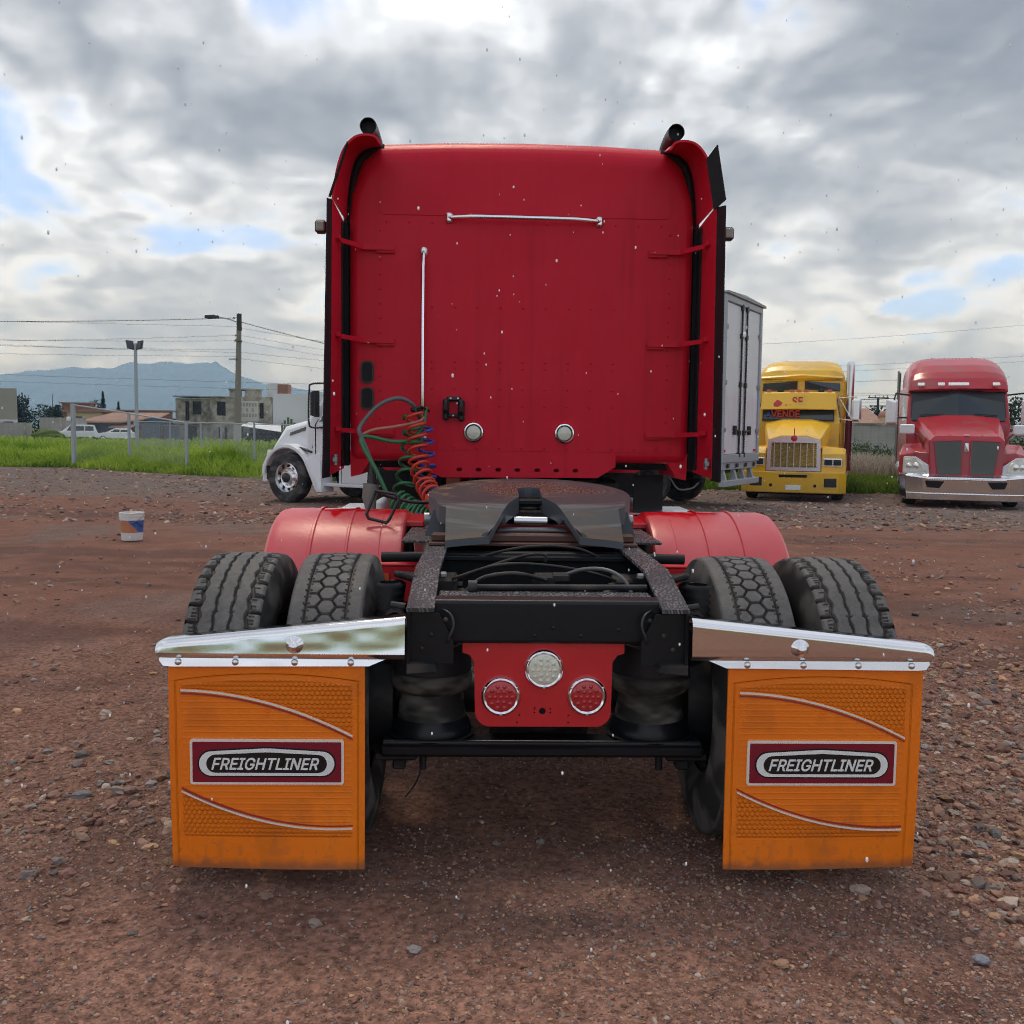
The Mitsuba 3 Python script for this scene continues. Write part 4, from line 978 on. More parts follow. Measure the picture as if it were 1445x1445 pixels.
for sgn, side_word in ((-1, 'left'), (1, 'right')):
    b = part(TR, 'flap_bracket', bracket(sgn), 'dented_chrome' if sgn < 0 else 'chrome', smooth=40, label='tapered polished chrome flap hanger')
    part(b, 'flange', side(hull([(x, 3.021 - (.759 - z) * .32 + d, z) for x, z in ((.505, .757), (1.208, .757), (1.210, .750), (1.196, .733), (1.17, .7305), (.56, .7345)) for d in (0, .004)]), sgn), 'dented_chrome')
    part(b, 'back_strip', side(xz(Polygon([(.55, .76), (1.19, .76), (1.19, .735), (.57, .738)]), 3.038, 3.042), sgn), 'grey_steel')
    bd = part(b, 'centre_bolt', side(lathe([(.030, 0), (.026, .005), (.014, .014), (.012, .018), (.014, .020), (.0145, .026), (.011, .032), (.005, .0355), (0, .036)], 24, '-y', (.787, 3.001, .802)), sgn), 'chrome', smooth=30)
    for x in ((1.15, .974, .791, .617) if sgn < 0 else (.627, .805, .980, 1.150)):
        part(b, 'bolt', side(lathe([(.011, 0), (.0105, .004), (.007, .008), (0, .010)], 14, '-y', (x, 3.0165, .7445)), sgn), 'aluminium', smooth=40)
    cx = -.880 if sgn < 0 else .876
    # the flap hangs with a slight bow
    gx, gz = np.linspace(-.305, .305 if sgn < 0 else .318, 40), np.linspace(.077, .748, 44)
    X, Z = np.meshgrid(gx, gz, indexing='ij')
    def bow(x, z, sg=sgn): return .012 * np.clip((.45 - z) / .4, 0, 1) ** 2 * np.cos(x * 6 + sg) - (.004 if sg > 0 else .008) * np.clip((x * sg - .20) / .1, 0, 1) ** 2 * np.clip((.5 - z) / .4, 0, 1)
    Yf = 3.028 - bow(X, Z); Yb = Yf + .008
    taper = 1 - .0
    n, m = X.shape; i, j = np.meshgrid(np.arange(n - 1), np.arange(m - 1), indexing='ij')
    q = np.stack([i * m + j, (i + 1) * m + j, (i + 1) * m + j + 1, i * m + j + 1], -1).reshape(-1, 4)
    Vf, Vb = np.stack([X + cx, Yf, Z], -1).reshape(-1, 3), np.stack([X + cx, Yb, Z], -1).reshape(-1, 3)
    rim = np.concatenate([np.arange(n) * m, (n - 1) * m + np.arange(1, m), np.arange(n - 2, -1, -1) * m + m - 1, np.arange(m - 2, 0, -1)]); r2 = np.roll(rim, -1); N = n * m
    fl = part(TR, 'mud_flap', trimesh.Trimesh(np.vstack([Vf, Vb]), np.vstack([q[:, [0, 1, 2]], q[:, [0, 2, 3]], q[:, [0, 2, 1]] + N, q[:, [0, 3, 2]] + N, np.c_[rim, rim + N, r2 + N], np.c_[rim, r2 + N, r2]]), process=False), 'orange_flap', smooth=30,
              label='orange rubber mud flap with honeycomb relief' + (' under the green reflecting hanger' if sgn < 0 else ' beside the gravel strip'))
    emblem(fl, cx + (.0 if sgn < 0 else .002), 3.0275, .4245 if sgn < 0 else .4255)
    s_ = np.linspace(0, .534, 30)
    for up, offs in ((True, ((0, .0060, 'emblem_cream', .005), (-.0100, .0045, 'stripe_red', .004))), (False, ((0, .0055, 'emblem_cream', .005), (.0095, .0045, 'stripe_red', .004)))):
        base = (.652 - .010 * s_ / .5 - .47 * s_ * s_) if up else (.330 - .52 * s_ + .55 * s_ * s_)
        for dz, h, mt, pr in offs:
            wpos = np.r_[np.c_[s_ - .267 + cx, base + dz + h / 2], np.c_[s_ - .267 + cx, base + dz - h / 2][::-1]]
            y_ = 3.028 - float(bow(np.array(0.), np.array(.6 if up else .25)))
            part(fl, 'curved_stripe', xz(Polygon(wpos), y_ - pr, y_ + .001), mt)
    hx = [(cx + r * math.sin(a), .584 + r * math.cos(a)) for r in (.0135,) for a in np.arange(6) * math.pi / 3]
    hi = [(cx + r * math.sin(a), .584 + r * math.cos(a)) for r in (.0110,) for a in np.arange(6) * math.pi / 3]
    part(fl, 'hexagon_mark', [xz(Polygon(hx, [hi]), 3.0262, 3.029), xz(sbox(cx - .005, .579, cx - .003, .590), 3.0262, 3.029), xz(sbox(cx + .003, .579, cx + .005, .590), 3.0262, 3.029), xz(sbox(cx - .003, .583, cx + .003, .585), 3.0262, 3.029)], 'orange_flap')

# air and electric hoses behind the cab
part(TR, 'coiled_hose', coil([(-.60, 5.52, 1.56), (-.585, 5.5, 1.42), (-.575, 5.46, 1.28), (-.53, 5.36, 1.17), (-.47, 5.2, 1.10)], .052, .062, .0095, phase=.5), 'hose_red', smooth=True, label='coiled red air hose')
part(TR, 'coiled_hose', coil([(-.47, 5.2, 1.10), (-.40, 5.05, 1.07)], .055, .024, .0095), 'hose_red', smooth=True, label='tightly wound end of the red air hose')
part(TR, 'coiled_hose', coil([(-.615, 5.56, 1.55), (-.62, 5.56, 1.40), (-.64, 5.52, 1.25), (-.66, 5.45, 1.12)], .055, .085, .0095, phase=2.2), 'hose_green', smooth=True, label='coiled green air hose')
part(TR, 'coiled_hose', coil([(-.68, 5.36, 1.08), (-.58, 5.30, 1.02), (-.45, 5.18, 1.0)], .062, .032, .0095), 'hose_green', smooth=True, label='tight coils of the green air hose in a heap')
part(TR, 'coiled_hose', coil([(-.555, 5.62, 1.50), (-.54, 5.6, 1.30), (-.52, 5.5, 1.12), (-.42, 5.3, 1.0)], .045, .072, .0085, phase=4), 'hose_blue', smooth=True, label='coiled blue electric cable')
part(TR, 'coiled_hose', coil([(-.56, 5.22, .985), (-.40, 5.12, .975)], .045, .030, .0085), 'hose_blue', smooth=True)
part(TR, 'looped_hose', tube(curve([(-.575, 5.62, 1.53), (-.62, 5.55, 1.615), (-.70, 5.5, 1.645), (-.80, 5.45, 1.60), (-.885, 5.42, 1.50), (-.895, 5.40, 1.455), (-.86, 5.40, 1.37), (-.825, 5.40, 1.28)], 10), .0125, 10), 'hose_grey', smooth=True, label='grey electric cable in a wide loop')
part(TR, 'looped_hose', tube(curve([(-.545, 5.60, 1.60), (-.56, 5.58, 1.50), (-.62, 5.52, 1.42), (-.72, 5.48, 1.405), (-.84, 5.43, 1.43), (-.885, 5.40, 1.425), (-.87, 5.38, 1.37), (-.80, 5.36, 1.25), (-.73, 5.36, 1.10), (-.70, 5.36, 1.05)], 10), .0115, 10), 'hose_green', smooth=True, label='green air hose in a wide loop')
part(TR, 'looped_hose', tube(curve([(-.55, 5.62, 1.56), (-.58, 5.55, 1.52), (-.70, 5.5, 1.49), (-.82, 5.45, 1.47), (-.89, 5.42, 1.44)], 10), .009, 8), 'hose_pink', smooth=True, label='faded pink air hose')
part(TR, 'hose_clamp', [tube(curve([(-.53, 5.63, 1.58), (-.57, 5.55, 1.60), (-.60, 5.53, 1.585), (-.585, 5.53, 1.55)], 6), .008, 8), bx(-.63, -.56, 5.56, 5.62, 1.57, 1.60, .01)], 'plastic_black', smooth=True)
pg = part(TR, 'cable_plug', [tube([(-.825, 5.40, 1.29), (-.828, 5.40, 1.22), (-.828, 5.40, 1.16)], [.016, .024, .028], 16)], 'plastic_black', smooth=40, label='black and grey trailer plug hanging from its cable')
part(pg, 'socket', [tube([(-.83, 5.40, 1.17), (-.84, 5.39, 1.10), (-.83, 5.38, 1.02)], [.045, .040, .026], 18)], mat('socket_grey', (.16, .15, .135), rough=.5), smooth=40)
part(pg, 'tail', tube(curve([(-.83, 5.38, 1.03), (-.81, 5.34, .95), (-.76, 5.28, .90), (-.68, 5.2, .90)], 8), .014, 10), 'hose_black', smooth=True)


# ------------------------------------------------------------------ the other vehicles (each built about its front axle, heading +y, then stood in place)
def road_wheel(parent, x, y, s, r=.50, w=.28, rimmat='aluminium', holes=True, name='wheel'):
    h = holder(parent, name)
    part(h, 'tyre', side(lathe([(r * .60, -w / 2 + .02), (r * .80, -w / 2), (r * .93, -w / 2 + .01), (r * .985, -w / 2 + .035), (r, -w * .25)] + [(r - d, k) for k0 in (-.045, 0, .045) for k, d in ((k0 - .007, 0), (k0 - .005, .012), (k0 + .005, .012), (k0 + .007, 0))] + [(r, w * .25), (r * .985, w / 2 - .035), (r * .93, w / 2 - .01), (r * .80, w / 2), (r * .60, w / 2 - .02)], 56, 'x', (x, y, r)), s), 'tyre_rubber', smooth=32)
    part(h, 'rim', side([lathe([(r * .60, w / 2 - .02), (r * .575, w / 2 - .005), (r * .545, w / 2 - .03), (r * .53, w / 2 - .10), (r * .40, w / 2 - .075), (r * .30, w / 2 - .085), (r * .22, w / 2 - .06), (r * .20, w / 2 - .02), (0, w / 2 - .015)], 40, 'x', (x, y, r))] +
                        [cyl((x + w / 2 - .09, y + r * .30 * math.cos(a), r + r * .30 * math.sin(a)), (x + w / 2 - .055, y + r * .30 * math.cos(a), r + r * .30 * math.sin(a)), .017, n=6) for a in np.arange(10) * math.pi / 5], s), rimmat, smooth=32)
    if holes:
        part(h, 'hand_holes', side([cyl((x + w / 2 - .105, y + r * .455 * math.cos(a), r + r * .455 * math.sin(a)), (x + w / 2 - .078, y + r * .455 * math.cos(a), r + r * .455 * math.sin(a)), .034, n=12) for a in np.arange(10) * math.pi / 5 + .3], s), 'chassis_black', kind='stuff')
        part(h, 'hub', side(lathe([(r * .19, w / 2 - .03), (r * .19, w / 2 + .01), (r * .12, w / 2 + .03), (0, w / 2 + .03)], 20, 'x', (x, y, r)), s), 'plastic_black', smooth=32)
    return h


def roof_shell(stations, zb, bulge, n=40, k=.42):
    """A moulded roof: superellipse sections from front to back, the front bowed forward in plan."""
    a = np.linspace(0, math.pi, n); cx, sz = np.sign(np.cos(a)) * np.abs(np.cos(a)) ** k, np.abs(np.sin(a)) ** k
    ys = np.interp(np.linspace(0, len(stations) - 1, 6 * (len(stations) - 1) + 1), np.arange(len(stations)), [q[0] for q in stations]); R = []
    for t in np.linspace(0, len(stations) - 1, 6 * (len(stations) - 1) + 1):
        y, zt, w = (np.interp(t, np.arange(len(stations)), [q[c] for q in stations]) for c in range(3)); f = math.exp(-t * .35)
        R.append(np.c_[w * cx, y + bulge * (1 - np.abs(cx) ** 2.4) * f, zb + (zt - zb) * sz])
    R = np.array(R); m = len(R); i, j = np.meshgrid(np.arange(m - 1), np.arange(n - 1), indexing='ij')
    q = np.stack([i * n + j, (i + 1) * n + j, (i + 1) * n + j + 1, i * n + j + 1], -1).reshape(-1, 4)
    caps = [[0, c, c + 1] for c in range(1, n - 1)] + [[(m - 1) * n, (m - 1) * n + c + 1, (m - 1) * n + c] for c in range(1, n - 1)]
    return trimesh.Trimesh(R.reshape(-1, 3), np.vstack([q[:, [0, 1, 2]], q[:, [0, 2, 3]], caps]), process=False)


# white truck, nose to the left
stand(-3.57, 20.6, 0, 58)
def short_nose(m):
    m = cat(m).copy(); y = m.vertices[:, 1]; m.vertices[:, 1] = np.where(y > .45, .45 + (y - .45) * .50, y); return m


W = thing('white_truck', 'white medium truck parked crosswise behind the cab, nose pointing away to the open yard', 'truck')
part(W, 'hood', short_nose(hull(sym([(.74, .93, .86), (.60, 1.04, .86), (.74, .90, 1.05), (.62, .98, 1.12), (.72, .30, 1.42), (.78, -.62, 1.62), (.62, .45, 1.47), (.60, -.62, 1.70), (.80, -.62, .9), (.74, .2, .9)]), .05)), 'white_paint', smooth=35)
for s in (-1, 1):
    fd = part(W, 'fender', side([lathe([(.56, -.13), (.60, -.15), (.64, -.15), (.655, -.10), (.655, .14), (.64, .185), (.585, .19), (.565, .17)], 40, 'x', (.98, 0, .52), math.radians(5), math.radians(155)),
                                 hull([(.80, -.58, .80), (1.165, -.58, .80), (.80, -.50, .85), (1.165, -.50, .85), (.80, -.92, .26), (1.15, -.92, .26), (.80, -.80, .26), (1.15, -.80, .26), (.82, -.82, 1.0), (1.08, -.82, 1.0)], .015),
                                 short_nose(hull([(.62, .52, .75), (1.13, .62, .75), (.62, .95, .78), (1.05, .88, .78), (.70, .5, 1.12), (1.1, .45, 1.0)], .02))], s), 'white_paint', smooth=35)
    part(fd, 'wheel_well', side(bx(.62, .80, -.56, .56, .45, 1.08), s), 'chassis_black')
    part(W, 'hood_vent', side(hull([(.80, .22, 1.335), (.80, -.24, 1.44), (.80, -.24, 1.52), (.79, .20, 1.40), (.83, .20, 1.345), (.835, -.22, 1.445), (.825, -.22, 1.51), (.82, .18, 1.395)]), s), 'mesh_grey')
    part(W, 'hood_latch', side([hull([(1.02, -.28, 1.10), (1.06, -.28, 1.10), (1.02, -.58, 1.02), (1.06, -.58, 1.02)], .02), bx(.86, .92, -.70, -.60, 1.20, 1.235, .01)], s), 'plastic_black', smooth=30)
    hl = part(W, 'headlight', side(short_nose(hull([(.70, .96, .88), (1.0, .84, .90), (.70, .93, 1.02), (1.0, .80, 1.02)], .02)), s), 'lens_clear', smooth=30)
    road_wheel(W, 1.02, 0, s, .50, .27)
    for yy in (-5.4,):
        road_wheel(W, 1.02, yy, s, .50, .27, 'grey_steel')
part(W, 'bumper', short_nose(hull(sym([(1.08, .90, .42), (1.08, .90, .74), (.85, 1.06, .42), (.85, 1.06, .74), (1.08, .66, .42), (1.08, .66, .74)]), .02)), 'white_paint', smooth=35)
part(W, 'bumper_end', bx(-1.105, -1.07, .50, .575, .44, .72, .01), 'plastic_black')
part(W, 'grille', short_nose(hull(sym([(.55, 1.075, .80), (.50, 1.03, 1.05), (.55, 1.0, .80), (.5, .95, 1.05)]), .01)), 'mesh_grey')
XF = XF @ trimesh.transformations.translation_matrix([0, .26, 0])
part(W, 'cab', hull(sym([(.98, -.75, .92), (.98, -2.9, .92), (1.0, -.78, 1.55), (1.0, -2.9, 1.55), (.90, -1.55, 2.55), (.90, -2.9, 2.58), (.86, -1.65, 2.62), (.95, -.70, 1.60)]), .05), 'white_paint', smooth=35)
part(W, 'windshield', hull(sym([(.90, -.79, 1.68), (.80, -1.52, 2.50), (.90, -.74, 1.66), (.80, -1.46, 2.49)])), 'grey_glass')
for s in (-1, 1):
    dr_ = part(W, 'door', side(hull([(1.04, -.98, .86), (1.06, -.98, .86), (1.04, -2.3, .86), (1.06, -2.3, .86), (1.05, -.98, 1.55), (1.065, -.98, 1.55), (1.05, -2.3, 1.55), (1.065, -2.3, 1.55)]), s), 'white_paint')
    part(dr_, 'window', side(hull([(1.03, -1.05, 1.62), (1.058, -1.05, 1.62), (1.03, -2.25, 1.60), (1.058, -2.25, 1.60), (.955, -1.66, 2.44), (.975, -1.66, 2.44), (.95, -2.25, 2.46), (.97, -2.25, 2.46)]), s), 'grey_glass')
    part(dr_, 'handle', side(bx(1.065, 1.09, -2.2, -2.08, 1.38, 1.42, .01), s), 'plastic_black')
    part(dr_, 'seam', side(tube([(1.055, -2.32, .90), (1.06, -2.32, 1.56)], .009, 6), s), 'chassis_black'); part(W, 'door_seam', side(tube([(1.052, -.955, .86), (1.055, -.955, 1.56), (1.035, -1.02, 1.66)], .010, 6), s), 'chassis_black'); part(W, 'cowl_seam', side(tube([(.80, -.86, 1.64), (1.0, -.86, 1.50), (1.035, -.86, 1.1)], .010, 6), s), 'chassis_black')
    mr = part(W, 'mirror', side([tube(curve([(1.0, -1.30, 1.52), (1.20, -1.02, 1.50), (1.27, -.98, 1.62), (1.28, -1.0, 2.2), (1.24, -1.05, 2.34), (1.0, -1.42, 2.36)], 8), .018, 8), hull([(1.10, -1.22, 1.44), (1.0, -1.36, 1.44), (1.10, -1.22, 1.50), (1.0, -1.36, 1.52)], .03)], s), 'plastic_black', smooth=35)
    part(mr, 'glass', side(hull([(1.12, -1.10, 1.72), (1.22, -1.08, 1.72), (1.12, -1.10, 2.2), (1.22, -1.08, 2.2), (1.13, -1.0, 1.75), (1.21, -.98, 1.75), (1.13, -1.0, 2.17), (1.21, -.98, 2.17)], .015), s), 'plastic_black', smooth=35)
    part(W, 'step_box', side([bx(.78, 1.08, -2.6, -1.0, .36, .42, .01), bx(.82, 1.0, -1.55, -1.50, .40, .92), bx(.80, 1.05, -2.55, -1.60, .42, .80, .02), bx(.86, 1.06, -1.08, -1.0, .40, .90, .01)], s), 'dull_white')
    part(W, 'tank', side(cyl((.80, -2.8, .62), (.80, -3.9, .62), .28, n=24), s), 'grey_steel', smooth=40)
part(W, 'chassis', [bx(-.42, .42, -6.0, .7, .58, .82, .02), bx(-1.0, 1.0, -.05, .05, .45, .55, .02)], 'chassis_black')
part(W, 'box_body', bx(-1.15, 1.15, -6.0, -3.1, 1.05, 3.1, .03), 'dull_white')

# box trailer seen by its rear doors
stand(4.26, 18.5, 0, 0)
XF = np.array([[.515, -.857, 0, 4.26], [.857, .515, 0, 18.5], [0, 0, 1, 0], [0, 0, 0, 1.0]])      # x across its rear from the near corner, y along it
B = thing('box_trailer', 'white box trailer with tall rear doors and lock rods, parked beside the yellow tractor', 'trailer')
part(B, 'box', bx(0, 2.5, .10, 6.3, 1.08, 4.10, .02), 'trailer_door')
part(B, 'roof_rail', [bx(-.03, 2.62, -.06, 6.3, 4.105, 4.15, .01), hull([(-.03, -.06, 4.15), (2.62, -.06, 4.15), (1.2, -.04, 4.20), (-.03, .3, 4.15), (2.62, .3, 4.15), (1.2, .3, 4.20)])], 'grey_steel')
part(B, 'frame', [bx(-.01, .09, -.02, .14, 1.0, 4.105, .01), bx(2.41, 2.51, -.02, .14, 1.0, 4.105, .01), bx(.09, 2.41, -.02, .12, 3.98, 4.105, .01), bx(-.01, 2.51, -.03, .14, .92, 1.08, .01)], 'galvanised')
for k_, (xa, xb) in enumerate(((.10, 1.245), (1.255, 2.40))):
    d_ = part(B, 'door', bx(xa, xb, .02, .06, 1.09, 3.97, .005), 'trailer_door')
    rx = xb - .16 if k_ == 0 else xa + .16
    lr = part(d_, 'lock_rod', [cyl((rx, -.01, 1.02), (rx, -.01, 4.02), .020, n=10)] + [bx(rx - .05, rx + .05, -.035, .02, z - .05, z + .05, .01) for z in (1.06, 1.5, 2.45, 3.4, 3.95)], 'plastic_black', smooth=30)
    part(d_, 'handle', [cyl((rx + (.0 if k_ == 0 else 0), -.03, 1.52), (rx + (-.30 if k_ == 0 else .34), -.03, 1.56), .022, n=8), bx(rx - .36 if k_ == 0 else rx + .30, rx - .28 if k_ == 0 else rx + .38, -.05, .02, 1.46, 1.64, .01)], 'plastic_black')
    hx_ = xa if k_ == 0 else xb
    for z in (1.55, 2.45, 3.5): part(d_, 'hinge', bx(hx_ - .08, hx_ + .05, -.03, .02, z - .045, z + .045, .01), 'grey_steel')
part(B, 'reflector', [bx(xx, xx + .14, .008, .02, 1.12, 1.17) for xx in (.14, 2.2)], 'flat_red')
part(B, 'bumper', [bx(.05, 2.45, -.06, .06, .46, .58, .01)] + [hull([(x, -.02, .58), (x + .10, -.02, .58), (x - .03, .1, .95), (x + .13, .1, .95), (x, .10, .58), (x + .1, .1, .58)]) for x in (.25, .95, 1.5, 2.1)] + [bx(.04, 2.46, 0, .08, .78, .94, .01)], 'galvanised')
for k_ in range(4): part(B, 'tail_lamp', bx(.30 + .6 * k_, .42 + .6 * k_, -.04, -.02, .82, .9, .005), 'plastic_black')
part(B, 'chassis', bx(.7, 1.8, .2, 6.2, .7, 1.07), 'chassis_black')
for yy in (1.6, 2.95):
    for xx in (.18, 2.32):
        t_ = lathe([(.30, -.14), (.46, -.14), (.50, -.10), (.50, .10), (.46, .14), (.30, .14), (.28, .05), (0, .05)], 40, 'x', (xx, yy, .5)); part(B, 'wheel', t_, 'tyre_rubber', smooth=32)
part(B, 'landing_leg', [bx(.5, .62, 5.6, 5.72, 0, 1.0), bx(1.9, 2.02, 5.6, 5.72, 0, 1.0)], 'grey_steel')

# yellow tractor, facing the yard
stand(6.98, 22.6, 0, 160.4)
Yt = thing('yellow_semi_truck', 'bright yellow long nosed tractor with a tall grille and one exhaust stack, facing the yard', 'truck')
ym = 'yellow_paint'
bp = part(Yt, 'bumper', [hull(sym([(1.10, 1.0, .22), (1.10, 1.0, .64), (.95, 1.20, .22), (.95, 1.20, .64), (1.10, .72, .24), (1.10, .72, .64)]), .025)], ym, smooth=35)
for s in (-1, 1):
    part(bp, 'fog_lamp', side([bx(.66, .92, 1.212, 1.235, .34, .53, .01)], s), 'plastic_black'); part(bp, 'tow_hole', side(bx(.44, .50, 1.215, 1.232, .33, .39, .005), s), 'chassis_black')
part(bp, 'slot', bx(-.30, .30, 1.214, 1.232, .535, .60, .008), 'chassis_black'); part(bp, 'licence_plate', bx(-.17, .15, 1.222, 1.236, .26, .37, .005), 'emblem_white')
part(bp, 'lower_valance', bx(-1.0, 1.0, .8, 1.1, .16, .22), 'chassis_black')
gr = part(Yt, 'grille', [xz(Polygon([(-.58, .68), (.58, .68), (.56, 1.36), (.30, 1.43), (0, 1.45), (-.30, 1.43), (-.56, 1.36)], [[(-.49, .76), (.49, .76), (.48, 1.30), (-.48, 1.30)]]), 1.08, 1.17)], "aluminium", label='chrome framed grille with upright bars')
part(gr, 'mesh', bx(-.50, .50, 1.06, 1.09, .74, 1.32), 'mesh_olive')
for x in np.linspace(-.42, .42, 7): part(gr, 'bar', bx(x - .010, x + .010, 1.09, 1.125, .755, 1.305, .004), 'aluminium')
for z in np.linspace(.80, 1.27, 12): part(gr, 'mesh_wire', bx(-.49, .49, 1.085, 1.097, z - .006, z + .006), mat('gold_wire', (.26, .20, .07), rough=.5) if z < .81 else 'gold_wire')
part(gr, 'badge', [lathe([(.07, 0), (.06, .02), (0, .025)], 20, 'y', (0, 1.17, 1.40)), cyl((0, 1.12, 1.45), (0, 1.12, 1.62), .010, n=8)], 'flat_red', smooth=30)
part(Yt, 'hood', hull(sym([(.52, 1.06, .80), (.52, 1.06, 1.36), (.28, 1.06, 1.44), (.62, .2, 1.48), (.74, -.75, 1.62), (.72, -.75, 1.74), (.30, -.75, 1.83), (.35, .4, 1.64), (.60, -.75, .8)]), .03), ym, smooth=40)
for s in (-1, 1):
    fd = part(Yt, 'fender', side([hull([(.62, 1.10, .66), (1.08, 1.02, .66), (.62, 1.08, 1.05), (1.05, 1.0, 1.05), (.62, .95, 1.16), (1.0, .88, 1.17), (1.07, .55, 1.15), (.62, .5, 1.2), (1.09, .5, .9)], .03),
                                  lathe([(.56, -.16), (.61, -.2), (.64, -.2), (.65, .12), (.63, .16), (.57, .16)], 32, 'x', (.93, 0, .52), math.radians(0), math.radians(170))], s), ym, smooth=40)
    h_ = part(fd, 'headlight', side(bx(.62, 1.03, 1.115, 1.14, .79, .965, .02), s), 'aluminium')
    part(h_, 'lens', side([bx(.65, .82, 1.135, 1.15, .815, .94, .01), bx(.84, 1.0, 1.135, 1.148, .815, .94, .01)], s), 'grey_glass')
    road_wheel(Yt, .95, 0, s, .50, .27, 'aluminium', False)
    for yy in (-4.9, -6.2):
        w_ = road_wheel(Yt, .78, yy, s, .50, .5, 'aluminium', False)
cabY = part(Yt, 'cab', hull(sym([(.92, -.78, .85), (.95, -2.3, .85), (.93, -.78, 1.75), (.95, -2.3, 1.75), (.80, -1.02, 2.42), (.85, -2.3, 2.48), (.80, -1.15, 2.48)]), .03), ym, smooth=35)
part(cabY, 'windshield_frame', hull(sym([(.83, -.71, 1.81), (.80, -.91, 2.32), (.83, -.78, 1.81), (.80, -.98, 2.32)])), 'plastic_black')
part(cabY, 'windshield', hull(sym([(.80, -.70, 1.84), (.76, -.90, 2.30), (.80, -.74, 1.84), (.76, -.95, 2.30)])), 'grey_glass')
part(cabY, 'sun_visor', hull(sym([(.86, -.66, 2.08), (.84, -.90, 2.46), (.86, -.68, 2.08), (.84, -.94, 2.46), (0, -.60, 2.10), (0, -.84, 2.47)]), .008), ym)
for x in (-.70, -.16, 0, .16, .70): part(cabY, 'roof_light', hull([(x - .05, -.90, 2.50), (x + .05, -.90, 2.50), (x - .04, -1.0, 2.50), (x + .04, -1.0, 2.50), (x - .04, -.92, 2.55), (x + .04, -.92, 2.55), (x, -1.0, 2.55)], .008), 'amber')
def facing(m):
    m = m.copy(); m.apply_transform(np.diag([-1.0, -1, 1, 1])); return m
part(cabY, 'visor_lettering', facing(text('SE', .19, (-.14, .700, 2.18), .006, width=.24)).apply_transform(trimesh.transformations.rotation_matrix(math.radians(-5), [1, 0, 0], [0, -.70, 2.2])), 'paint_red_letters')
part(cabY, 'visor_blot', [hull([(.47 + .10 * math.cos(a) * k, -.655 - .07 * (.5 + .5 * math.sin(a)), 2.21 + .10 * math.sin(a) * k) for a, k in zip(np.arange(9) * .7, (1, .7, 1, .6, 1, .8, .9, .7, 1))], .004)] + [hull([(x, -.66, z) for x in (xx, xx - .05) for z in (2.175, 2.19)], .003) for xx in (.30, .20, .08)], 'paint_red_letters')
part(cabY, 'windshield_lettering', facing(text('VENDE', .17, (-.62, .70, 1.90), .004, width=.66)).apply_transform(trimesh.transformations.rotation_matrix(math.radians(-21), [1, 0, 0], [0, -.71, 1.9])), 'paint_red_letters')
part(cabY, 'windshield_sticker', hull([(.66, -.69, 1.92), (.72, -.69, 1.92), (.64, -.76, 2.04), (.70, -.76, 2.04), (.68, -.70, 1.92)]), 'hose_blue')
for s in (-1, 1):
    dY = part(cabY, 'door', side(bx(.965, .985, -2.2, -.95, .95, 1.75, .008), s), ym); part(dY, 'window', side(hull([(.962, -1.0, 1.80), (.985, -1.0, 1.80), (.962, -2.1, 1.80), (.985, -2.1, 1.80), (.86, -1.2, 2.36), (.885, -1.2, 2.36), (.88, -2.1, 2.36), (.905, -2.1, 2.36)]), s), 'dark_glass')
    mY = part(Yt, 'mirror', side([tube([(.92, -.9, 2.36), (1.30, -.72, 2.38)], .014, 8), tube([(.92, -.9, 1.86), (1.30, -.72, 1.82)], .014, 8), tube([(.92, -.9, 2.36), (1.22, -.74, 1.84)], .010, 8), tube([(1.30, -.72, 2.38), (1.30, -.72, 1.82)], .014, 8)], s), 'aluminium', smooth=40)
    part(mY, 'glass', side(bx(1.20, 1.42, -.76, -.64, 1.80, 2.34, .05), s), 'aluminium', smooth=30)
    part(Yt, 'fuel_tank', side(cyl((.85, -1.2, .62), (.85, -3.0, .62), .28, n=28), s), 'aluminium', smooth=40)
slY = part(Yt, 'sleeper', hull(sym([(1.02, y_, z_) for y_ in (-2.42, -4.35) for z_ in (.92, 2.80)]), .06), ym, smooth=40)
part(slY, 'roof', roof_shell([(-2.375, 2.86, 1.06), (-2.41, 2.98, 1.06), (-2.50, 3.11, 1.05), (-2.66, 3.24, 1.03), (-2.92, 3.34, 1.01), (-3.3, 3.40, 1.0), (-4.4, 3.42, 1.0)], 2.80, .06), ym, smooth=42)
for s in (-1, 1):
    part(slY, 'upper_window', side(hull([(x, y + dy, z) for dy in (.0, -.04) for x, y, z in ((.09, -2.315, 2.62), (.94, -2.335, 2.58), (.93, -2.335, 2.775), (.09, -2.30, 2.83))]), s), 'grey_glass')
    part(slY, 'wiper', side([bx(.42, .56, -2.30, -2.2, 2.54, 2.64, .02)], s), 'plastic_black')
part(slY, 'brow', hull(sym([(.98, -2.30, 2.90), (.98, -2.36, 2.94), (0, -2.27, 2.97), (0, -2.33, 3.0)]), .012), ym)
part(Yt, 'exhaust_stack', [cyl((-1.17, -2.15, 1.95), (-1.17, -2.15, 3.22), .095, n=24, caps=True), cyl((-1.17, -2.15, 3.12), (-1.17, -2.20, 3.28), .085, n=24)], 'aluminium', smooth=40, label='tall bright exhaust stack')
part(Yt, 'exhaust_pipe', cyl((-1.17, -2.15, .6), (-1.17, -2.15, 1.95), .080, n=24), mat('maroon_pipe', (.13, .015, .025), rough=.35), smooth=40)
part(Yt, 'chassis', [bx(-.43, .43, -7.0, .9, .62, .85), bx(-1.0, 1.0, -.06, .06, .45, .56)], 'chassis_black')

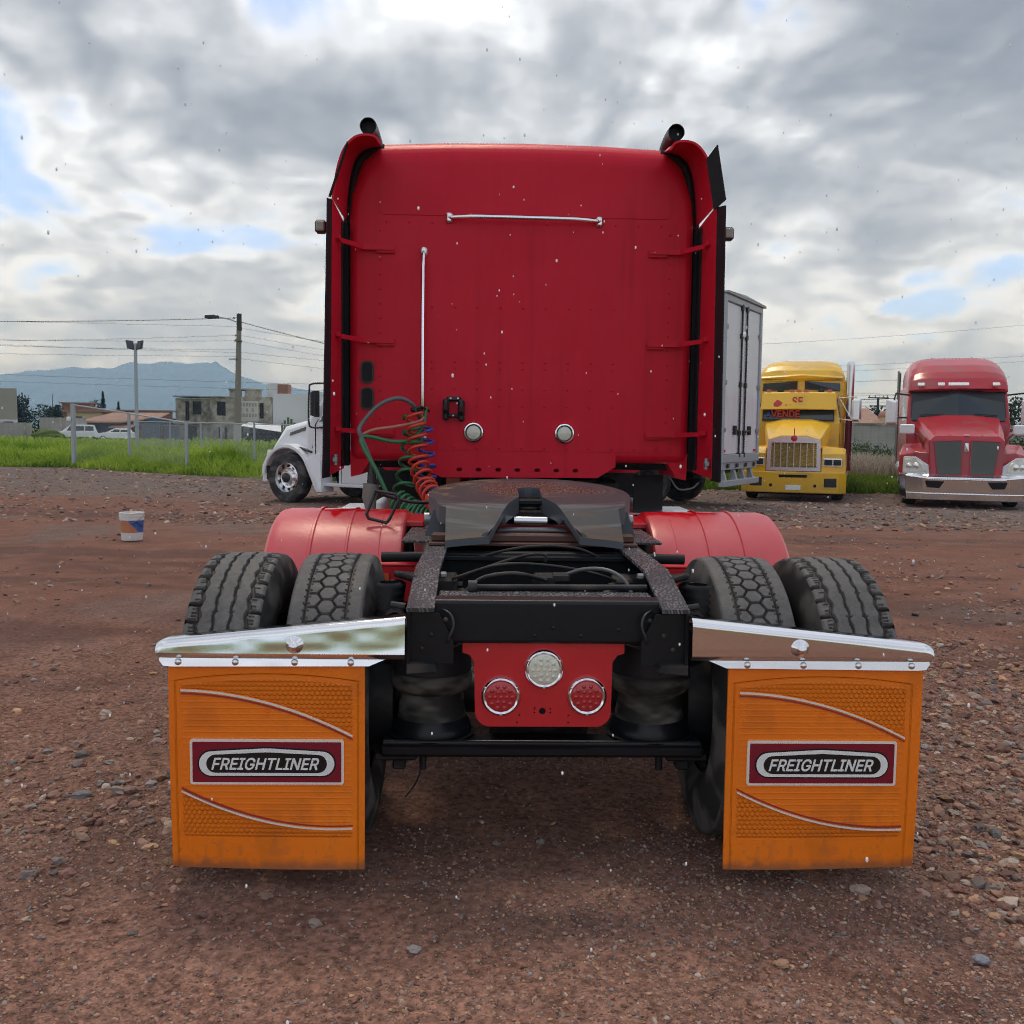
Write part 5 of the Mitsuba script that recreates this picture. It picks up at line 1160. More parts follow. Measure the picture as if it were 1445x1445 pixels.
# red tractor at the right
stand(10.06, 20.97, 0, 159.3)
R2 = thing('red_semi_truck', 'crimson rounded tractor with chrome bumper and two grey grille panels beside the yellow one', 'truck')
cr = 'crimson_paint'
b2 = part(R2, 'bumper', hull(sym([(1.20, .80, .22), (1.22, .80, .66), (1.10, 1.12, .22), (1.12, 1.14, .66), (.80, 1.26, .22), (.80, 1.28, .62), (1.20, .55, .24), (1.22, .55, .68)]), .03), 'chrome', smooth=35)
part(b2, 'lower_lip', hull(sym([(1.19, .80, .19), (1.10, 1.15, .19), (.8, 1.29, .19), (1.19, .80, .30), (1.10, 1.16, .30), (.8, 1.30, .30), (1.1, .7, .2)]), .02), 'chrome', smooth=35)
part(b2, 'brim', hull(sym([(1.22, .82, .655), (1.12, 1.17, .655), (.72, 1.31, .60), (1.2, .82, .70), (1.1, 1.14, .70), (.72, 1.27, .63)]), .012), 'chrome', smooth=35)
for s in (-1, 1):
    part(b2, 'slot', side(hull([(.42, 1.312, .55), (.76, 1.30, .56), (.72, 1.30, .44), (.50, 1.312, .43), (.42, 1.28, .55), (.76, 1.26, .56), (.5, 1.28, .43)], .012), s), 'chassis_black')
    h2 = part(R2, 'headlight', side(hull([(.70, 1.10, .72), (1.16, .82, .72), (1.15, .76, 1.02), (.95, .98, 1.02), (.72, 1.06, .86), (.70, .95, .72), (1.1, .7, .74)], .03), s), 'dull_white', smooth=35)
    part(h2, 'lens', side(hull([(.80, 1.085, .78), (1.13, .87, .77), (1.13, .83, .98), (.94, .99, .98), (.82, 1.075, .88), (.9, .9, .8)], .028), s), 'lens_clear', smooth=35)
    part(h2, 'reflector', side([lathe([(.075, 0), (.06, .02), (0, .03)], 20, 'y', (.93, 1.035, .86)), lathe([(.06, 0), (.05, .02), (0, .025)], 18, 'y', (1.07, .955, .86))], s), 'aluminium', smooth=35)
    f2 = part(R2, 'fender', side([hull([(.66, 1.0, .72), (1.20, .62, .72), (1.20, .55, 1.05), (.95, .80, 1.12), (.70, .92, 1.1), (1.12, .1, 1.27), (.72, .1, 1.30), (1.16, -.5, 1.1), (.74, -.5, 1.15), (1.22, .2, 1.1)], .04), lathe([(.57, -.2), (.63, -.24), (.66, -.24), (.67, .16), (.64, .2), (.57, .18)], 32, 'x', (1.0, 0, .52), 0, math.radians(175))], s), cr, smooth=40)
    part(R2, 'hood_mirror', side([hull([(1.00, .30, 1.56), (1.22, .22, 1.56), (1.00, .30, 1.70), (1.22, .22, 1.70), (1.0, .2, 1.58), (1.2, .12, 1.58), (1.2, .12, 1.68)], .04)], s), 'white_paint', smooth=35)
    part(R2, 'mirror_arm', side([tube([(1.02, .24, 1.58), (.86, .36, 1.48), (.78, .42, 1.28), (.78, .42, 1.12)], .028, 8)], s), mat('dark_red', (.16, .012, .02), rough=.4), smooth=35)
    road_wheel(R2, 1.0, 0, s, .50, .28, 'aluminium', False)
    for yy in (-4.6, -5.9): road_wheel(R2, .80, yy, s, .50, .54, 'aluminium', False)
hd = part(R2, 'hood', hull(sym([(.64, 1.12, .64), (.68, 1.06, 1.38), (.60, 1.0, 1.46), (.80, -.35, 1.58), (.86, -.95, 1.72), (.80, -.95, 1.86), (.30, -.9, 1.92), (.35, .5, 1.60), (.76, -.95, .8), (.76, .2, .9)]), .04), cr, smooth=40)
for s in (-1, 1): part(hd, 'grille_panel', side([hull([(.085, 1.165, .715), (.52, 1.155, .715), (.60, 1.11, 1.36), (.105, 1.115, 1.385), (.085, 1.12, .715), (.52, 1.11, .715), (.60, 1.06, 1.36), (.105, 1.06, 1.385)], .012)], s), 'mesh_grey', label='grey mesh grille panel')
for s in (-1, 1):
    part(hd, 'seam', side([tube([(.70, 1.06, .72), (.755, .75, 1.16), (.79, .2, 1.36), (.83, -.5, 1.30)], .014, 6)], s), 'chassis_black', smooth=40); part(hd, 'crease', side(tube([(.30, 1.0, 1.50), (.42, .2, 1.685), (.50, -.85, 1.90)], .012, 6), s), cr, smooth=40)
for s in (-1, 1): part(hd, 'grille_frame', side([tube([(.075, 1.172, .70), (.535, 1.16, .70), (.617, 1.115, 1.375), (.095, 1.12, 1.40), (.075, 1.172, .70)], .014, 8)], s), cr, smooth=30)
part(hd, 'badge', [hull([(-.035, 1.155, 1.18), (.035, 1.155, 1.18), (-.03, 1.13, 1.34), (.03, 1.13, 1.34), (0, 1.17, 1.26)], .008), bx(-.05, .05, .98, 1.04, 1.50, 1.52, .005)], 'aluminium')
part(R2, 'cab', hull(sym([(1.0, -.95, .85), (1.05, -2.5, .85), (1.02, -.98, 1.75), (1.07, -2.5, 1.8), (.98, -1.45, 2.52), (1.07, -2.5, 2.6), (1.0, -1.0, 1.72)]), .05), cr, smooth=38)
part(R2, 'windshield_frame', hull(sym([(1.0, -.965, 1.81), (.965, -1.36, 2.52), (1.0, -1.02, 1.81), (.965, -1.42, 2.52), (0, -.872, 1.83), (0, -1.255, 2.555), (0, -.97, 1.83), (0, -1.36, 2.555)])), 'plastic_black')
for s in (-1, 1): part(R2, 'wiper', side(tube([(.15, -.86, 1.86), (.35, -.93, 1.99), (.80, -.965, 1.96)], .012, 6), s), 'plastic_black')
part(R2, 'windshield', hull(sym([(.97, -.955, 1.84), (.93, -1.345, 2.48), (.97, -1.0, 1.84), (.93, -1.40, 2.48), (0, -.86, 1.86), (0, -1.24, 2.52), (0, -.95, 1.86), (0, -1.34, 2.52)])), 'grey_glass')
rf2 = part(R2, 'roof_fairing', roof_shell([(-1.30, 2.555, 1.03), (-1.36, 2.66, 1.04), (-1.47, 2.81, 1.05), (-1.65, 2.97, 1.06), (-1.95, 3.14, 1.06), (-2.35, 3.28, 1.05), (-2.85, 3.37, 1.04), (-3.5, 3.41, 1.04), (-4.5, 3.40, 1.04)], 2.50, .16), cr, smooth=42)
for x in (-.78, -.14, 0, .14, .78, .36): part(rf2, 'roof_light', hull([(x + dx, -1.115 - .16 * abs(x / 1.03) ** 2.4 + dy, z) for dx in (-.06, .06) for dy, z in ((0, 2.64), (-.05, 2.69))], .014), 'emblem_white')
for s in (-1, 1):
    part(rf2, 'moulding', side(tube([(.55, -1.31, 2.60), (.50, -1.95, 3.02), (.45, -2.75, 3.345), (.45, -3.4, 3.415)], .016, 6), s), cr, smooth=40)
    part(R2, 'side_window', side(hull([(1.055, -1.2, 1.85), (1.082, -1.2, 1.85), (1.09, -2.2, 1.85), (1.118, -2.2, 1.85), (1.02, -1.55, 2.42), (1.048, -1.55, 2.42), (1.07, -2.2, 2.46), (1.11, -2.2, 2.46)]), s), 'dark_glass')
    m2 = part(R2, 'mirror', side([hull([(1.30, -.95, 1.75), (1.50, -.90, 1.75), (1.30, -.95, 2.28), (1.50, -.90, 2.28), (1.34, -.82, 1.8), (1.48, -.8, 1.8), (1.34, -.82, 2.22)], .03)], s), 'white_paint', smooth=35)
    part(m2, 'upper_arm', side(tube([(1.02, -1.25, 2.42), (1.32, -.95, 2.45), (1.36, -.92, 2.28)], .02, 8), s), 'plastic_black', smooth=35); part(m2, 'lower_arm', side(tube([(1.02, -1.1, 1.9), (1.36, -.92, 1.9)], .02, 8), s), 'plastic_black', smooth=35)
    part(R2, 'tank', side([cyl((.92, -1.3, .62), (.92, -3.4, .62), .30, n=28)], s), 'chrome', smooth=40)
    part(R2, 'side_skirt', side([bx(1.02, 1.08, -3.4, -.9, .62, .95, .02)], s), cr)
slR = part(R2, 'sleeper', hull(sym([(1.06, -2.55, .85), (1.07, -4.5, .85), (1.07, -2.55, 2.6), (1.07, -4.5, 2.62)]), .04), cr, smooth=35)
for s in (-1, 1): part(slR, 'extender', side([hull([(1.10, -4.5, .9), (1.12, -4.5, .9), (1.12, -5.1, .95), (1.14, -5.1, .95), (1.10, -4.4, 3.1), (1.12, -4.4, 3.1), (1.12, -5.1, 3.2), (1.14, -5.1, 3.2)], .01)], s), 'mesh_grey')
part(R2, 'chassis', [bx(-.43, .43, -7.0, .9, .62, .85), bx(-1.0, 1.0, -.06, .06, .45, .56), bx(-.9, .9, .5, 1.0, .2, .5)], 'chassis_black')
part(R2, 'front_air_bag', bx(-.9, .9, -1.0, .4, .5, .8), 'chassis_black')

# plastic bucket on the dirt
stand(0, 0, 0)
BK = thing('bucket', 'white plastic bucket with a blue and orange printed label standing alone on the red dirt', 'bucket')
_b = (-4.80, 12.83, 0.0)
part(BK, 'tub', [lathe([(0, .004), (.125, .0), (.131, .01), (.146, .27), (.152, .272), (.152, .285), (.147, .287), (.148, .31), (.155, .312), (.155, .325), (.149, .327), (.150, .345), (.156, .347), (.156, .362), (.150, .365), (.146, .345), (.128, .02), (0, .02)], 40, 'z', _b)], 'bucket_white', smooth=30)
part(BK, 'label_print', lathe([(.1375, .105), (.1475, .262)], 40, 'z', _b), 'bucket_label', smooth=True)
part(BK, 'handle', tube([(_b[0] + .158 * math.cos(a), _b[1] - .158 * math.sin(a) - .004, .335 - .10 * math.sin(a)) for a in np.linspace(0, math.pi, 16)], .003, 6), 'grey_steel', smooth=True)


# two parked cars far off by the houses
def small_car(x, y, z, deg, label, van):
    global XF
    stand(x, y, z, deg)      # nose towards +y
    XF = XF @ np.diag([.87, .87, .87, 1.0])
    C = thing('parked_car', label, 'car', 'cars parked before the far houses'); L, h = (4.7, 1.72) if van else (4.1, 1.46)
    part(C, 'body', hull(sym([(.80, L / 2 - .1, .45), (.72, L / 2, .62), (.80, L / 2 - .15, .80), (.84, L / 2 - 1.1, .95), (.86, -L / 2 + .2, 1.0), (.84, -L / 2, .85), (.84, -L / 2 + .03, .42), (.86, 0, .35)]), .05), 'white_paint', smooth=40)
    f0, r0 = (L / 2 - 1.0, -L / 2 + .05) if van else (L / 2 - 1.15, -L / 2 + .15)
    part(C, 'cabin', hull(sym([(.80, f0, .95), (.82, r0, .98), (.64, f0 - .95, h - .04), (.66, r0 + (.30 if van else .55), h - .04)]), .04), 'white_paint', smooth=40)
    for s in (-1, 1):
        n_ = 3 if van else 2; ys = np.linspace(f0 - .42, r0 + .30, n_ + 1)
        for k in range(n_):
            a, b = ys[k] - .05, ys[k + 1] + .05
            part(C, 'window', side(hull([(.845, a, 1.04), (.855, b, 1.05), (.725, min(a, f0 - .86), h - .14), (.735, max(b, r0 + .38), h - .14), (.80, a, 1.04), (.80, b, 1.05), (.68, min(a, f0 - .9), h - .14), (.69, max(b, r0 + .38), h - .14)]), s), 'dark_glass')
        for yy in (L / 2 - .85, -L / 2 + .80):
            part(C, 'wheel', side(lathe([(.30, -.09), (.32, -.05), (.32, .05), (.30, .09), (.20, .095), (.19, .07), (0, .08)], 28, 'x', (.80, yy, .32)), s), 'tyre_rubber', smooth=35)
            part(C, 'hubcap', side(lathe([(.20, .10), (.12, .115), (0, .11)], 20, 'x', (.80, yy, .32)), s), 'aluminium', smooth=35)
        part(C, 'tail_light', side(bx(.70, .86, -L / 2 - .04, -L / 2 + .06, .72, 1.0, .03), s), 'lens_red')
        part(C, 'headlight', side(bx(.52, .80, L / 2 - .12, L / 2 + .02, .62, .78, .03), s), 'lens_clear')
    part(C, 'rear_window', hull(sym([(.62, r0 - .03, 1.06), (.52, r0 + (.24 if van else .46), h - .12), (.62, r0 + .05, 1.06), (.52, r0 + (.32 if van else .54), h - .12)])), 'dark_glass')
    part(C, 'windshield', hull(sym([(.66, f0 + .04, 1.03), (.55, f0 - .85, h - .10), (.66, f0 - .06, 1.03), (.55, f0 - .93, h - .10)])), 'dark_glass')


small_car(-40.9, 98.5, .12, 112, 'white minivan parked before the grey block wall near the brown roofed house', True)
small_car(-36.0, 96.0, .06, 104, 'small white hatchback parked before the brown roofed house', False)
stand()

# ------------------------------------------------------------------ houses, walls, trees, poles and wires round the yard
stand()


def facade(parent, x0, x1, y, z0, z1, bsdf, openings, deep=.22, name='wall', glass='dark_opening'):
    """A wall that faces the viewer, with real openings and a window set back in each."""
    w = part(parent, name, xz(Polygon([(x0, z0), (x1, z0), (x1, z1), (x0, z1)], [[(a, c), (b, c), (b, e), (a, e)] for a, b, c, e in openings]), y, y + deep), bsdf)
    for a, b, c, e in openings:
        o = part(parent, 'door' if e - c > 1.7 else 'window', bx(a, b, y + deep * .7, y + deep * .8, c, e), glass)
        part(o, 'frame', [bx(a, b, y + deep * .5, y + deep * .66, e - .06, e), bx(a, b, y + deep * .5, y + deep * .66, c, c + .06), bx((a + b) / 2 - .03, (a + b) / 2 + .03, y + deep * .5, y + deep * .66, c + .06, e - .06)], 'plastic_black')
    return w


CH = thing('concrete_house', 'unfinished two storey house of raw stained concrete with dark window openings behind the utility pole', 'house')
facade(CH, -32.4, -28.8, 103, -.7, 4.50, 'raw_concrete', [(-31.4, -31.0, 2.2, 4.2), (-30.65, -29.75, 2.85, 4.2), (-31.2, -30.2, -.5, 1.7)])
facade(CH, -28.75, -25.95, 102.6, -.7, 4.60, 'raw_concrete', [(-28.05, -27.15, 2.75, 4.2), (-27.9, -27.6, -.5, 1.55), (-27.3, -27.0, -.5, 1.55)])
part(CH, 'floor_slab', [bx(-32.55, -28.8, 102.7, 106, 1.85, 2.1), bx(-32.5, -25.9, 102.4, 106, 4.62, 4.74), bx(-32.2, -26, 103.3, 105.8, -.6, 4.45)], 'raw_concrete')
part(CH, 'column', [bx(-32.4, -32.15, 102.8, 103, -.7, 1.85)], 'raw_concrete'); part(CH, 'column', bx(-29.9, -29.65, 102.75, 103, -.7, 1.85), 'raw_concrete')
part(CH, 'roof_room', [bx(-27.1, -26.3, 104, 106, 4.7, 5.45), bx(-27.2, -24.1, 103.9, 106.2, 5.45, 5.58), bx(-25.5, -24.2, 104, 106, 4.6, 5.45)], 'raw_concrete')
AN = thing('block_house', 'pale block building with faded wall lettering and one narrow window beside the concrete house', 'house')
facade(AN, -25.95, -22.45, 102.9, -.6, 4.75, 'raw_concrete', [(-23.75, -23.3, 2.5, 4.1)])
part(AN, 'painted_panel', bx(-25.85, -23.85, 102.86, 102.9, 2.2, 4.3), mat('pale_painted', (.46, .44, .385), rough=.9))
for r_ in range(3):
    part(AN, 'wall_lettering', [bx(x, x + .19, 102.82, 102.86, 3.75 - .55 * r_, 4.1 - .55 * r_) for x in np.arange(-25.7, -24.0, .30) if (int(x * 7) + r_) % 4], mat('faded_print', (.30, .26, .235), rough=.9) if r_ == 0 else 'faded_print', kind='stuff')
part(AN, 'body', bx(-25.9, -22.5, 103.2, 106, -.6, 4.6), 'raw_concrete')
WH = thing('white_house', 'plain pale grey house with a small brick roof tower behind the white truck', 'house')
part(WH, 'wall', bx(-22.4, -12.0, 103, 106, -.6, 5.1), 'plaster_white'); part(WH, 'tower', bx(-23.1, -21.95, 103.4, 105, 4.6, 6.15), 'plaster_white'); part(WH, 'tower_brick', bx(-21.95, -20.85, 103.35, 105, 5.1, 6.1), 'brick_red')
part(WH, 'window', bx(-15, -13.8, 102.96, 103.0, 2.2, 3.4), 'dark_opening')
AW = thing('awning', 'white sloping sheet awning on dark posts beside the concrete house', 'awning')
part(AW, 'sheet', hull([(-24.4, 97.5, 1.75), (-24.6, 102, 2.1), (-19.5, 97.5, 1.05), (-19.0, 102, 1.65), (-24.4, 97.5, 1.70), (-19.5, 97.5, 1.0), (-24.6, 102, 2.05), (-19, 102, 1.6)]), 'awning_white')
part(AW, 'back_wall', bx(-24.6, -19.0, 102.2, 102.4, -.6, 1.7), 'slate_wall')
for x in (-24.2, -22.6, -21.0, -19.7): part(AW, 'post', bx(x - .06, x + .06, 97.6, 97.72, -.5, 1.68 - .14 * (x + 24.4)), 'plastic_black')
part(AW, 'shade_cloth', bx(-24.2, -19.7, 98.4, 98.45, -.5, 1.0), mat('charcoal', (.035, .038, .042), rough=.9))
CT = thing('cactus', 'tall green columnar cactus standing before the pale grey house', 'plant')
for dx, h0, h1 in ((0, .5, 2.6), (-.28, .9, 2.3), (.26, .8, 2.45), (.5, .9, 2.1), (-.5, 1.0, 2.0)): part(CT, 'stem', cyl((-19.5 + dx, 96.5, -.3), (-19.5 + dx * 1.2, 96.5, h1), .14, .11, 8), mat('cactus_green', (.09, .14, .05), rough=.8) if dx == 0 else 'cactus_green', smooth=40)
BH = thing('brown_roof_house', 'low slate walled house with a broad brown pitched roof behind the parked cars', 'house')
facade(BH, -40.5, -33.2, 100.5, -.5, 1.95, 'slate_wall', [(-37.4, -36.2, -.3, 1.5), (-35.6, -34.9, .4, 1.4)], glass='brick_red')
part(BH, 'roof', hull([(-41.2, 99.7, 1.85), (-36.9, 99.7, 1.8), (-36.9, 99.7, 1.95), (-41.2, 99.7, 2.0), (-39.2, 104, 2.95), (-33.2, 104, 3.0), (-33.2, 104, 2.8), (-39.2, 104, 2.75), (-33.4, 101.5, 2.5)]), 'brown_roof')
part(BH, 'porch_roof', hull([(-38.0, 99.4, 1.42), (-35.9, 99.4, 1.38), (-35.2, 100.4, 1.75), (-37.5, 100.4, 1.75), (-38.0, 99.4, 1.34), (-35.9, 99.4, 1.30), (-35.2, 100.4, 1.65)]), 'brown_roof'); part(BH, 'gate', bx(-37.0, -36.1, 99.9, 100.0, -.3, 1.4), 'brick_red')
part(BH, 'gable_wall', bx(-35.0, -33.1, 101, 106, -.5, 2.4), 'slate_wall')
LW = thing('slate_wall', 'long slate blue boundary wall with a dark hedge line above it, left of the concrete house', 'wall')
part(LW, 'wall', bx(-33.0, -31.5, 101, 101.3, -.6, 1.6), 'slate_wall'); part(LW, 'coping', bx(-33.1, -31.45, 100.9, 101.4, 1.6, 1.7), 'raw_concrete'); part(LW, 'gate', bx(-34.6, -33.1, 100.9, 101.0, -.5, 1.5), 'brick_red')
BR = thing('brick_house', 'reddish flat roofed brick house rising behind the brown roofed house', 'house')
part(BR, 'wall', bx(-49.6, -46.2, 116, 117, -.5, 4.1), 'brick_red'); part(BR, 'side_wall', bx(-46.6, -36.5, 114, 115, -.5, 3.25), 'brick_red'); part(BR, 'roof_slab', [bx(-49.8, -46.1, 115.8, 118.2, 4.1, 4.25), bx(-46.7, -36.2, 113.6, 116.4, 3.25, 3.42)], 'brown_roof')
YH = thing('yellow_house', 'small cream yellow house with a brown flat roof edge beside the grey block wall', 'house')
facade(YH, -43.6, -40.1, 103.2, -.5, 2.95, 'plaster_yellow', [(-42.9, -42.1, 1.6, 2.5)]); part(YH, 'roof_slab', bx(-44.0, -39.6, 102.9, 107, 2.95, 3.15), 'brown_roof'); part(YH, 'body', bx(-43.5, -40.2, 103.5, 107, -.5, 2.9), 'plaster_yellow')
FB = thing('flat_building', 'low far building with a reddish block on its roof, left of the concrete house', 'building')
part(FB, 'wall', bx(-36.5, -32.0, 118, 124, -.5, 2.6), 'slate_wall'); part(FB, 'roof_block', bx(-33.6, -31.2, 118, 121, 2.6, 3.35), 'brick_red'); part(FB, 'white_parapet', bx(-35.8, -31.0, 117.8, 118, 2.55, 2.72), 'plaster_white')
GH = thing('grey_house', 'two tone grey house with one dark window at the left edge of the view', 'house')
facade(GH, -52, -46.35, 98, 2.05, 5.1, mat('dull_plaster', (.30, .28, .235), rough=.9), []); facade(GH, -52, -46.3, 97.9, -.3, 2.05, 'plaster_white', [(-47.6, -46.6, .95, 1.85)], name='lower_wall'); part(GH, 'body', bx(-52, -47.0, 98.3, 99.2, -.3, 5.05), 'raw_concrete')
BW = thing('block_wall', 'long grey concrete block boundary wall left of the parked cars', 'wall')
part(BW, 'wall', bx(-60, -44.4, 96.8, 97.0, -.4, 1.75), 'block_wall'); part(BW, 'raised_wall', bx(-44.4, -39.9, 98.6, 98.8, -.4, 2.3), 'block_wall')
for x in np.arange(-58.5, -39.8, 2.7): part(BW, 'pier', bx(x - .1, x + .1, 96.7 if x < -44.4 else 98.5, 96.85 if x < -44.4 else 98.65, -.4, 1.78 if x < -44.4 else 2.33), 'raw_concrete')
DM = thing('dirt_mound', 'low heap of brown earth before the grey block wall', 'mound', mesh=blob((-42.6, 96.5, .3), (1.5, 1.1, .75), 5, 3, .4), bsdf='field_soil', smooth=True)

# right of the trailer
RW = thing('boundary_wall', 'grey boundary wall beyond the grass between the yellow and the far red tractor', 'wall')
part(RW, 'wall', bx(16, 44, 60, 60.2, -.2, 2.12), 'block_wall'); part(RW, 'coping', bx(16, 44, 59.95, 60.25, 2.12, 2.24), 'raw_concrete')
SH = thing('shed', 'long low building with a brown sheet roof behind the grey boundary wall', 'building')
part(SH, 'wall', bx(25.6, 28.7, 71, 78, -.2, 2.5), 'raw_concrete'); part(SH, 'roof', hull([(24.6, 70.6, 2.42), (28.8, 70.6, 2.40), (24.6, 74.5, 3.55), (28.9, 74.5, 3.58), (24.6, 78, 2.4), (28.8, 78, 2.4), (24.6, 70.6, 2.3), (28.8, 70.6, 2.3)]), 'brown_roof')
SM = thing('cream_house', 'small cream house end with an arched brick front beyond the boundary wall', 'house')
part(SM, 'wall', bx(28.75, 29.65, 69, 72, -.2, 2.95), 'plaster_yellow'); part(SM, 'roof', lathe([(.44, 68.9), (.50, 68.9), (.50, 72), (.44, 72)], 20, 'y', (29.2, 0, 2.85), 0, math.pi), 'brick_red'); part(SM, 'window', bx(29.0, 29.4, 68.9, 69.0, 1.4, 2.3), 'dark_opening')


def tree(x, y, h, w, label, dark, n=1500, conifer=False, z=0.0, lean=0.0):
    t = thing('tree', label, 'tree', 'small trees among the far houses')
    part(t, 'trunk', tube([(x, y, z - .2), (x + .1, y, z + h * .4), (x + lean, y, z + h * (.95 if conifer else .7))], [.16 * w / 2, .11 * w / 2, .03], 8), 'bark', smooth=True)
    if conifer:
        f = rng.random(n) ** .7; r = w / 2 * (1 - f) * (.35 + .65 * rng.random(n)) * (.65 + .5 * np.sin(f * 22) ** 2)
        a = rng.uniform(0, 2 * np.pi, n); c = np.stack([x + r * np.cos(a), y + r * np.sin(a), z + h * (.12 + .88 * f)], 1)
    else:
        k = 26; cc = np.stack([x + rng.normal(0, w * .22, k) + lean, y + rng.normal(0, w * .2, k), z + h * (.16 + .72 * rng.random(k))], 1); rr = w * rng.uniform(.16, .30, k) * (1.25 - .55 * (cc[:, 2] - z) / h)
        i = rng.integers(0, k, n); d = rng.normal(size=(n, 3)); d /= np.linalg.norm(d, axis=1, keepdims=True); c = cc[i] + d * rr[i][:, None] * rng.uniform(.5, 1.1, (n, 1)); c[:, 2] = np.clip(c[:, 2], z + .15, z + h)
    s = rng.uniform(.10, .22, n) * (.6 + w * .10); u = rng.normal(size=(n, 3)); u /= np.linalg.norm(u, axis=1, keepdims=True); v = np.cross(u, rng.normal(size=(n, 3))); v /= np.linalg.norm(v, axis=1, keepdims=True)
    V = np.stack([c - u * s[:, None], c + v * s[:, None] * .5, c + u * s[:, None], c - v * s[:, None] * .5], 1).reshape(-1, 3); F = np.array([[0, 1, 2], [0, 2, 3]])[None] + (np.arange(n) * 4)[:, None, None]
    col = np.repeat(np.asarray(dark) * rng.uniform(.6, 1.5, (n, 1)), 4, 0)
    part(t, 'crown', trimesh.Trimesh(V, F.reshape(-1, 3), process=False), 'leaf', color=col)


tree(-49.6, 105, 5.0, 3.4, 'dark dense evergreen tree beside the two tone grey house', (.028, .042, .034), 2600)
tree(-49.3, 112, 3.8, 4.0, 'dark green rounded tree rising over the grey block wall', (.035, .055, .038), 1800)
tree(-45.6, 118, 5.6, 1.9, 'slender dark conifer rising behind the brick house', (.03, .05, .04), 900, True)
tree(-47.0, 119, 4.7, 3.0, 'broad dark tree clump beside the slender conifer', (.028, .045, .038), 1200)
tree(-44.9, 121, 4.5, 1.8, 'small grey green conifer behind the brown roof', (.05, .07, .06), 700, True)
tree(30.2, 76, 3.9, 2.2, 'dark tree top showing over the cream house', (.035, .05, .038), 1000)
tree(44.5, 80, 4.8, 5.5, 'dark green tree at the right edge of the view', (.035, .055, .035), 2000)
tree(50, 82, 5.5, 6, 'dense tree beyond the right edge', (.03, .05, .03), 1400)


def bush(x, y, w, h, label):
    n = 2200; d = rng.normal(size=(n, 3)); d /= np.linalg.norm(d, axis=1, keepdims=True); d[:, 2] = np.abs(d[:, 2]); k = 1 + .5 * (meshkit.noise(d * 2.2 + x, 3) - .5)
    c = np.array([x, y, 0]) + d * np.array([w, w * .35, h]) * (k * rng.uniform(.6, 1, n))[:, None]; a = rng.normal(size=(n, 3)); a /= np.linalg.norm(a, axis=1, keepdims=True); b = np.cross(a, d); s = rng.uniform(.06, .14, (n, 1))
    V = np.stack([c - a * s, c + b * s * .6, c + a * s, c - b * s * .6], 1).reshape(-1, 3); F = np.array([[0, 1, 2], [0, 2, 3]])[None] + (np.arange(n) * 4)[:, None, None]
    thing('shrub', label, 'shrub', mesh=trimesh.Trimesh(V, F.reshape(-1, 3), process=False), bsdf='leaf', color=np.repeat(np.array([.055, .085, .03]) * rng.uniform(.6, 1.4, (n, 1)), 4, 0))


bush(19.5, 54, 4.5, 1.15, 'long low green shrub growing before the grey boundary wall')
bush(27.5, 50, 3.0, 1.6, 'green shrub beside the far red tractor at the right edge')

# red flatbed frame at the right edge
FT = thing('flatbed_trailer', 'dark red trailer frame with upright stakes at the right edge of the view', 'trailer')
part(FT, 'bed', bx(13.4, 18, 25.6, 27.8, 1.10, 1.22, .01), 'dark_red'); part(FT, 'rail', bx(13.4, 18, 25.6, 25.68, 1.62, 1.70, .01), 'dark_red')
for x in (13.5, 14.1, 14.7, 15.6, 16.8): part(FT, 'stake', bx(x, x + .07, 25.6, 25.67, 1.22, 1.70), 'dark_red')
for x in (14.4, 15.6): part(FT, 'wheel', lathe([(.30, -.12), (.48, -.13), (.50, -.1), (.50, .1), (.48, .13), (.30, .12), (0, .1)], 32, '-y', (x, 25.9, .5)), 'tyre_rubber', smooth=35)
part(FT, 'leg', bx(13.6, 13.72, 26, 26.12, 0, 1.1), 'dark_red')

# lamp pole, utility pole
LP = thing('light_pole', 'slim grey steel pole with two floodlights standing in the grass', 'lamp post')
part(LP, 'pole', cyl((-19.53, 55, -.1), (-19.53, 55, 6.05), .11, .085, 14), 'galvanised', smooth=40)
for s in (-1, 1):
    fl_ = part(LP, 'floodlight', hull([(-19.53 + s * .08, 54.9, 5.72), (-19.53 + s * .36, 54.78, 5.76), (-19.53 + s * .14, 55.0, 6.16), (-19.53 + s * .46, 54.86, 6.20), (-19.53 + s * .10, 55.08, 5.74), (-19.53 + s * .38, 54.96, 5.78), (-19.53 + s * .42, 55.0, 6.16)], .02), 'plastic_black', smooth=30)
    part(fl_, 'lens', hull([(-19.53 + s * .11, 54.86, 5.76), (-19.53 + s * .34, 54.75, 5.79), (-19.53 + s * .17, 54.95, 6.12), (-19.53 + s * .43, 54.82, 6.16), (-19.53 + s * .30, 54.84, 5.95)], .012), 'grey_glass')
part(LP, 'control_box', bx(-19.65, -19.41, 54.8, 54.9, 1.5, 1.9, .02), 'galvanised')
UP = thing('utility_pole', 'tall tapered concrete utility pole with a street lamp arm before the concrete house', 'utility pole')
part(UP, 'pole', cyl((-16.05, 63, -.2), (-15.83, 63, 8.62), .235, .14, 16), 'pole_concrete', smooth=40)
part(UP, 'pole_cap', cyl((-15.836, 63, 7.6), (-15.828, 63, 8.66), .165, .15, 14), mat('dark_concrete', (.05, .045, .04), rough=.9), smooth=40)
part(UP, 'painted_foot', cyl((-16.05, 63, .0), (-16.01, 63, 1.7), .24, .225, 16), mat('flaked_white', (.42, .41, .40), rough=.9), smooth=40)
part(UP, 'lamp_arm', tube(curve([(-15.9, 62.95, 8.1), (-16.3, 62.8, 8.25), (-16.8, 62.6, 8.36), (-17.1, 62.5, 8.38)], 6), .035, 8), 'galvanised', smooth=40)
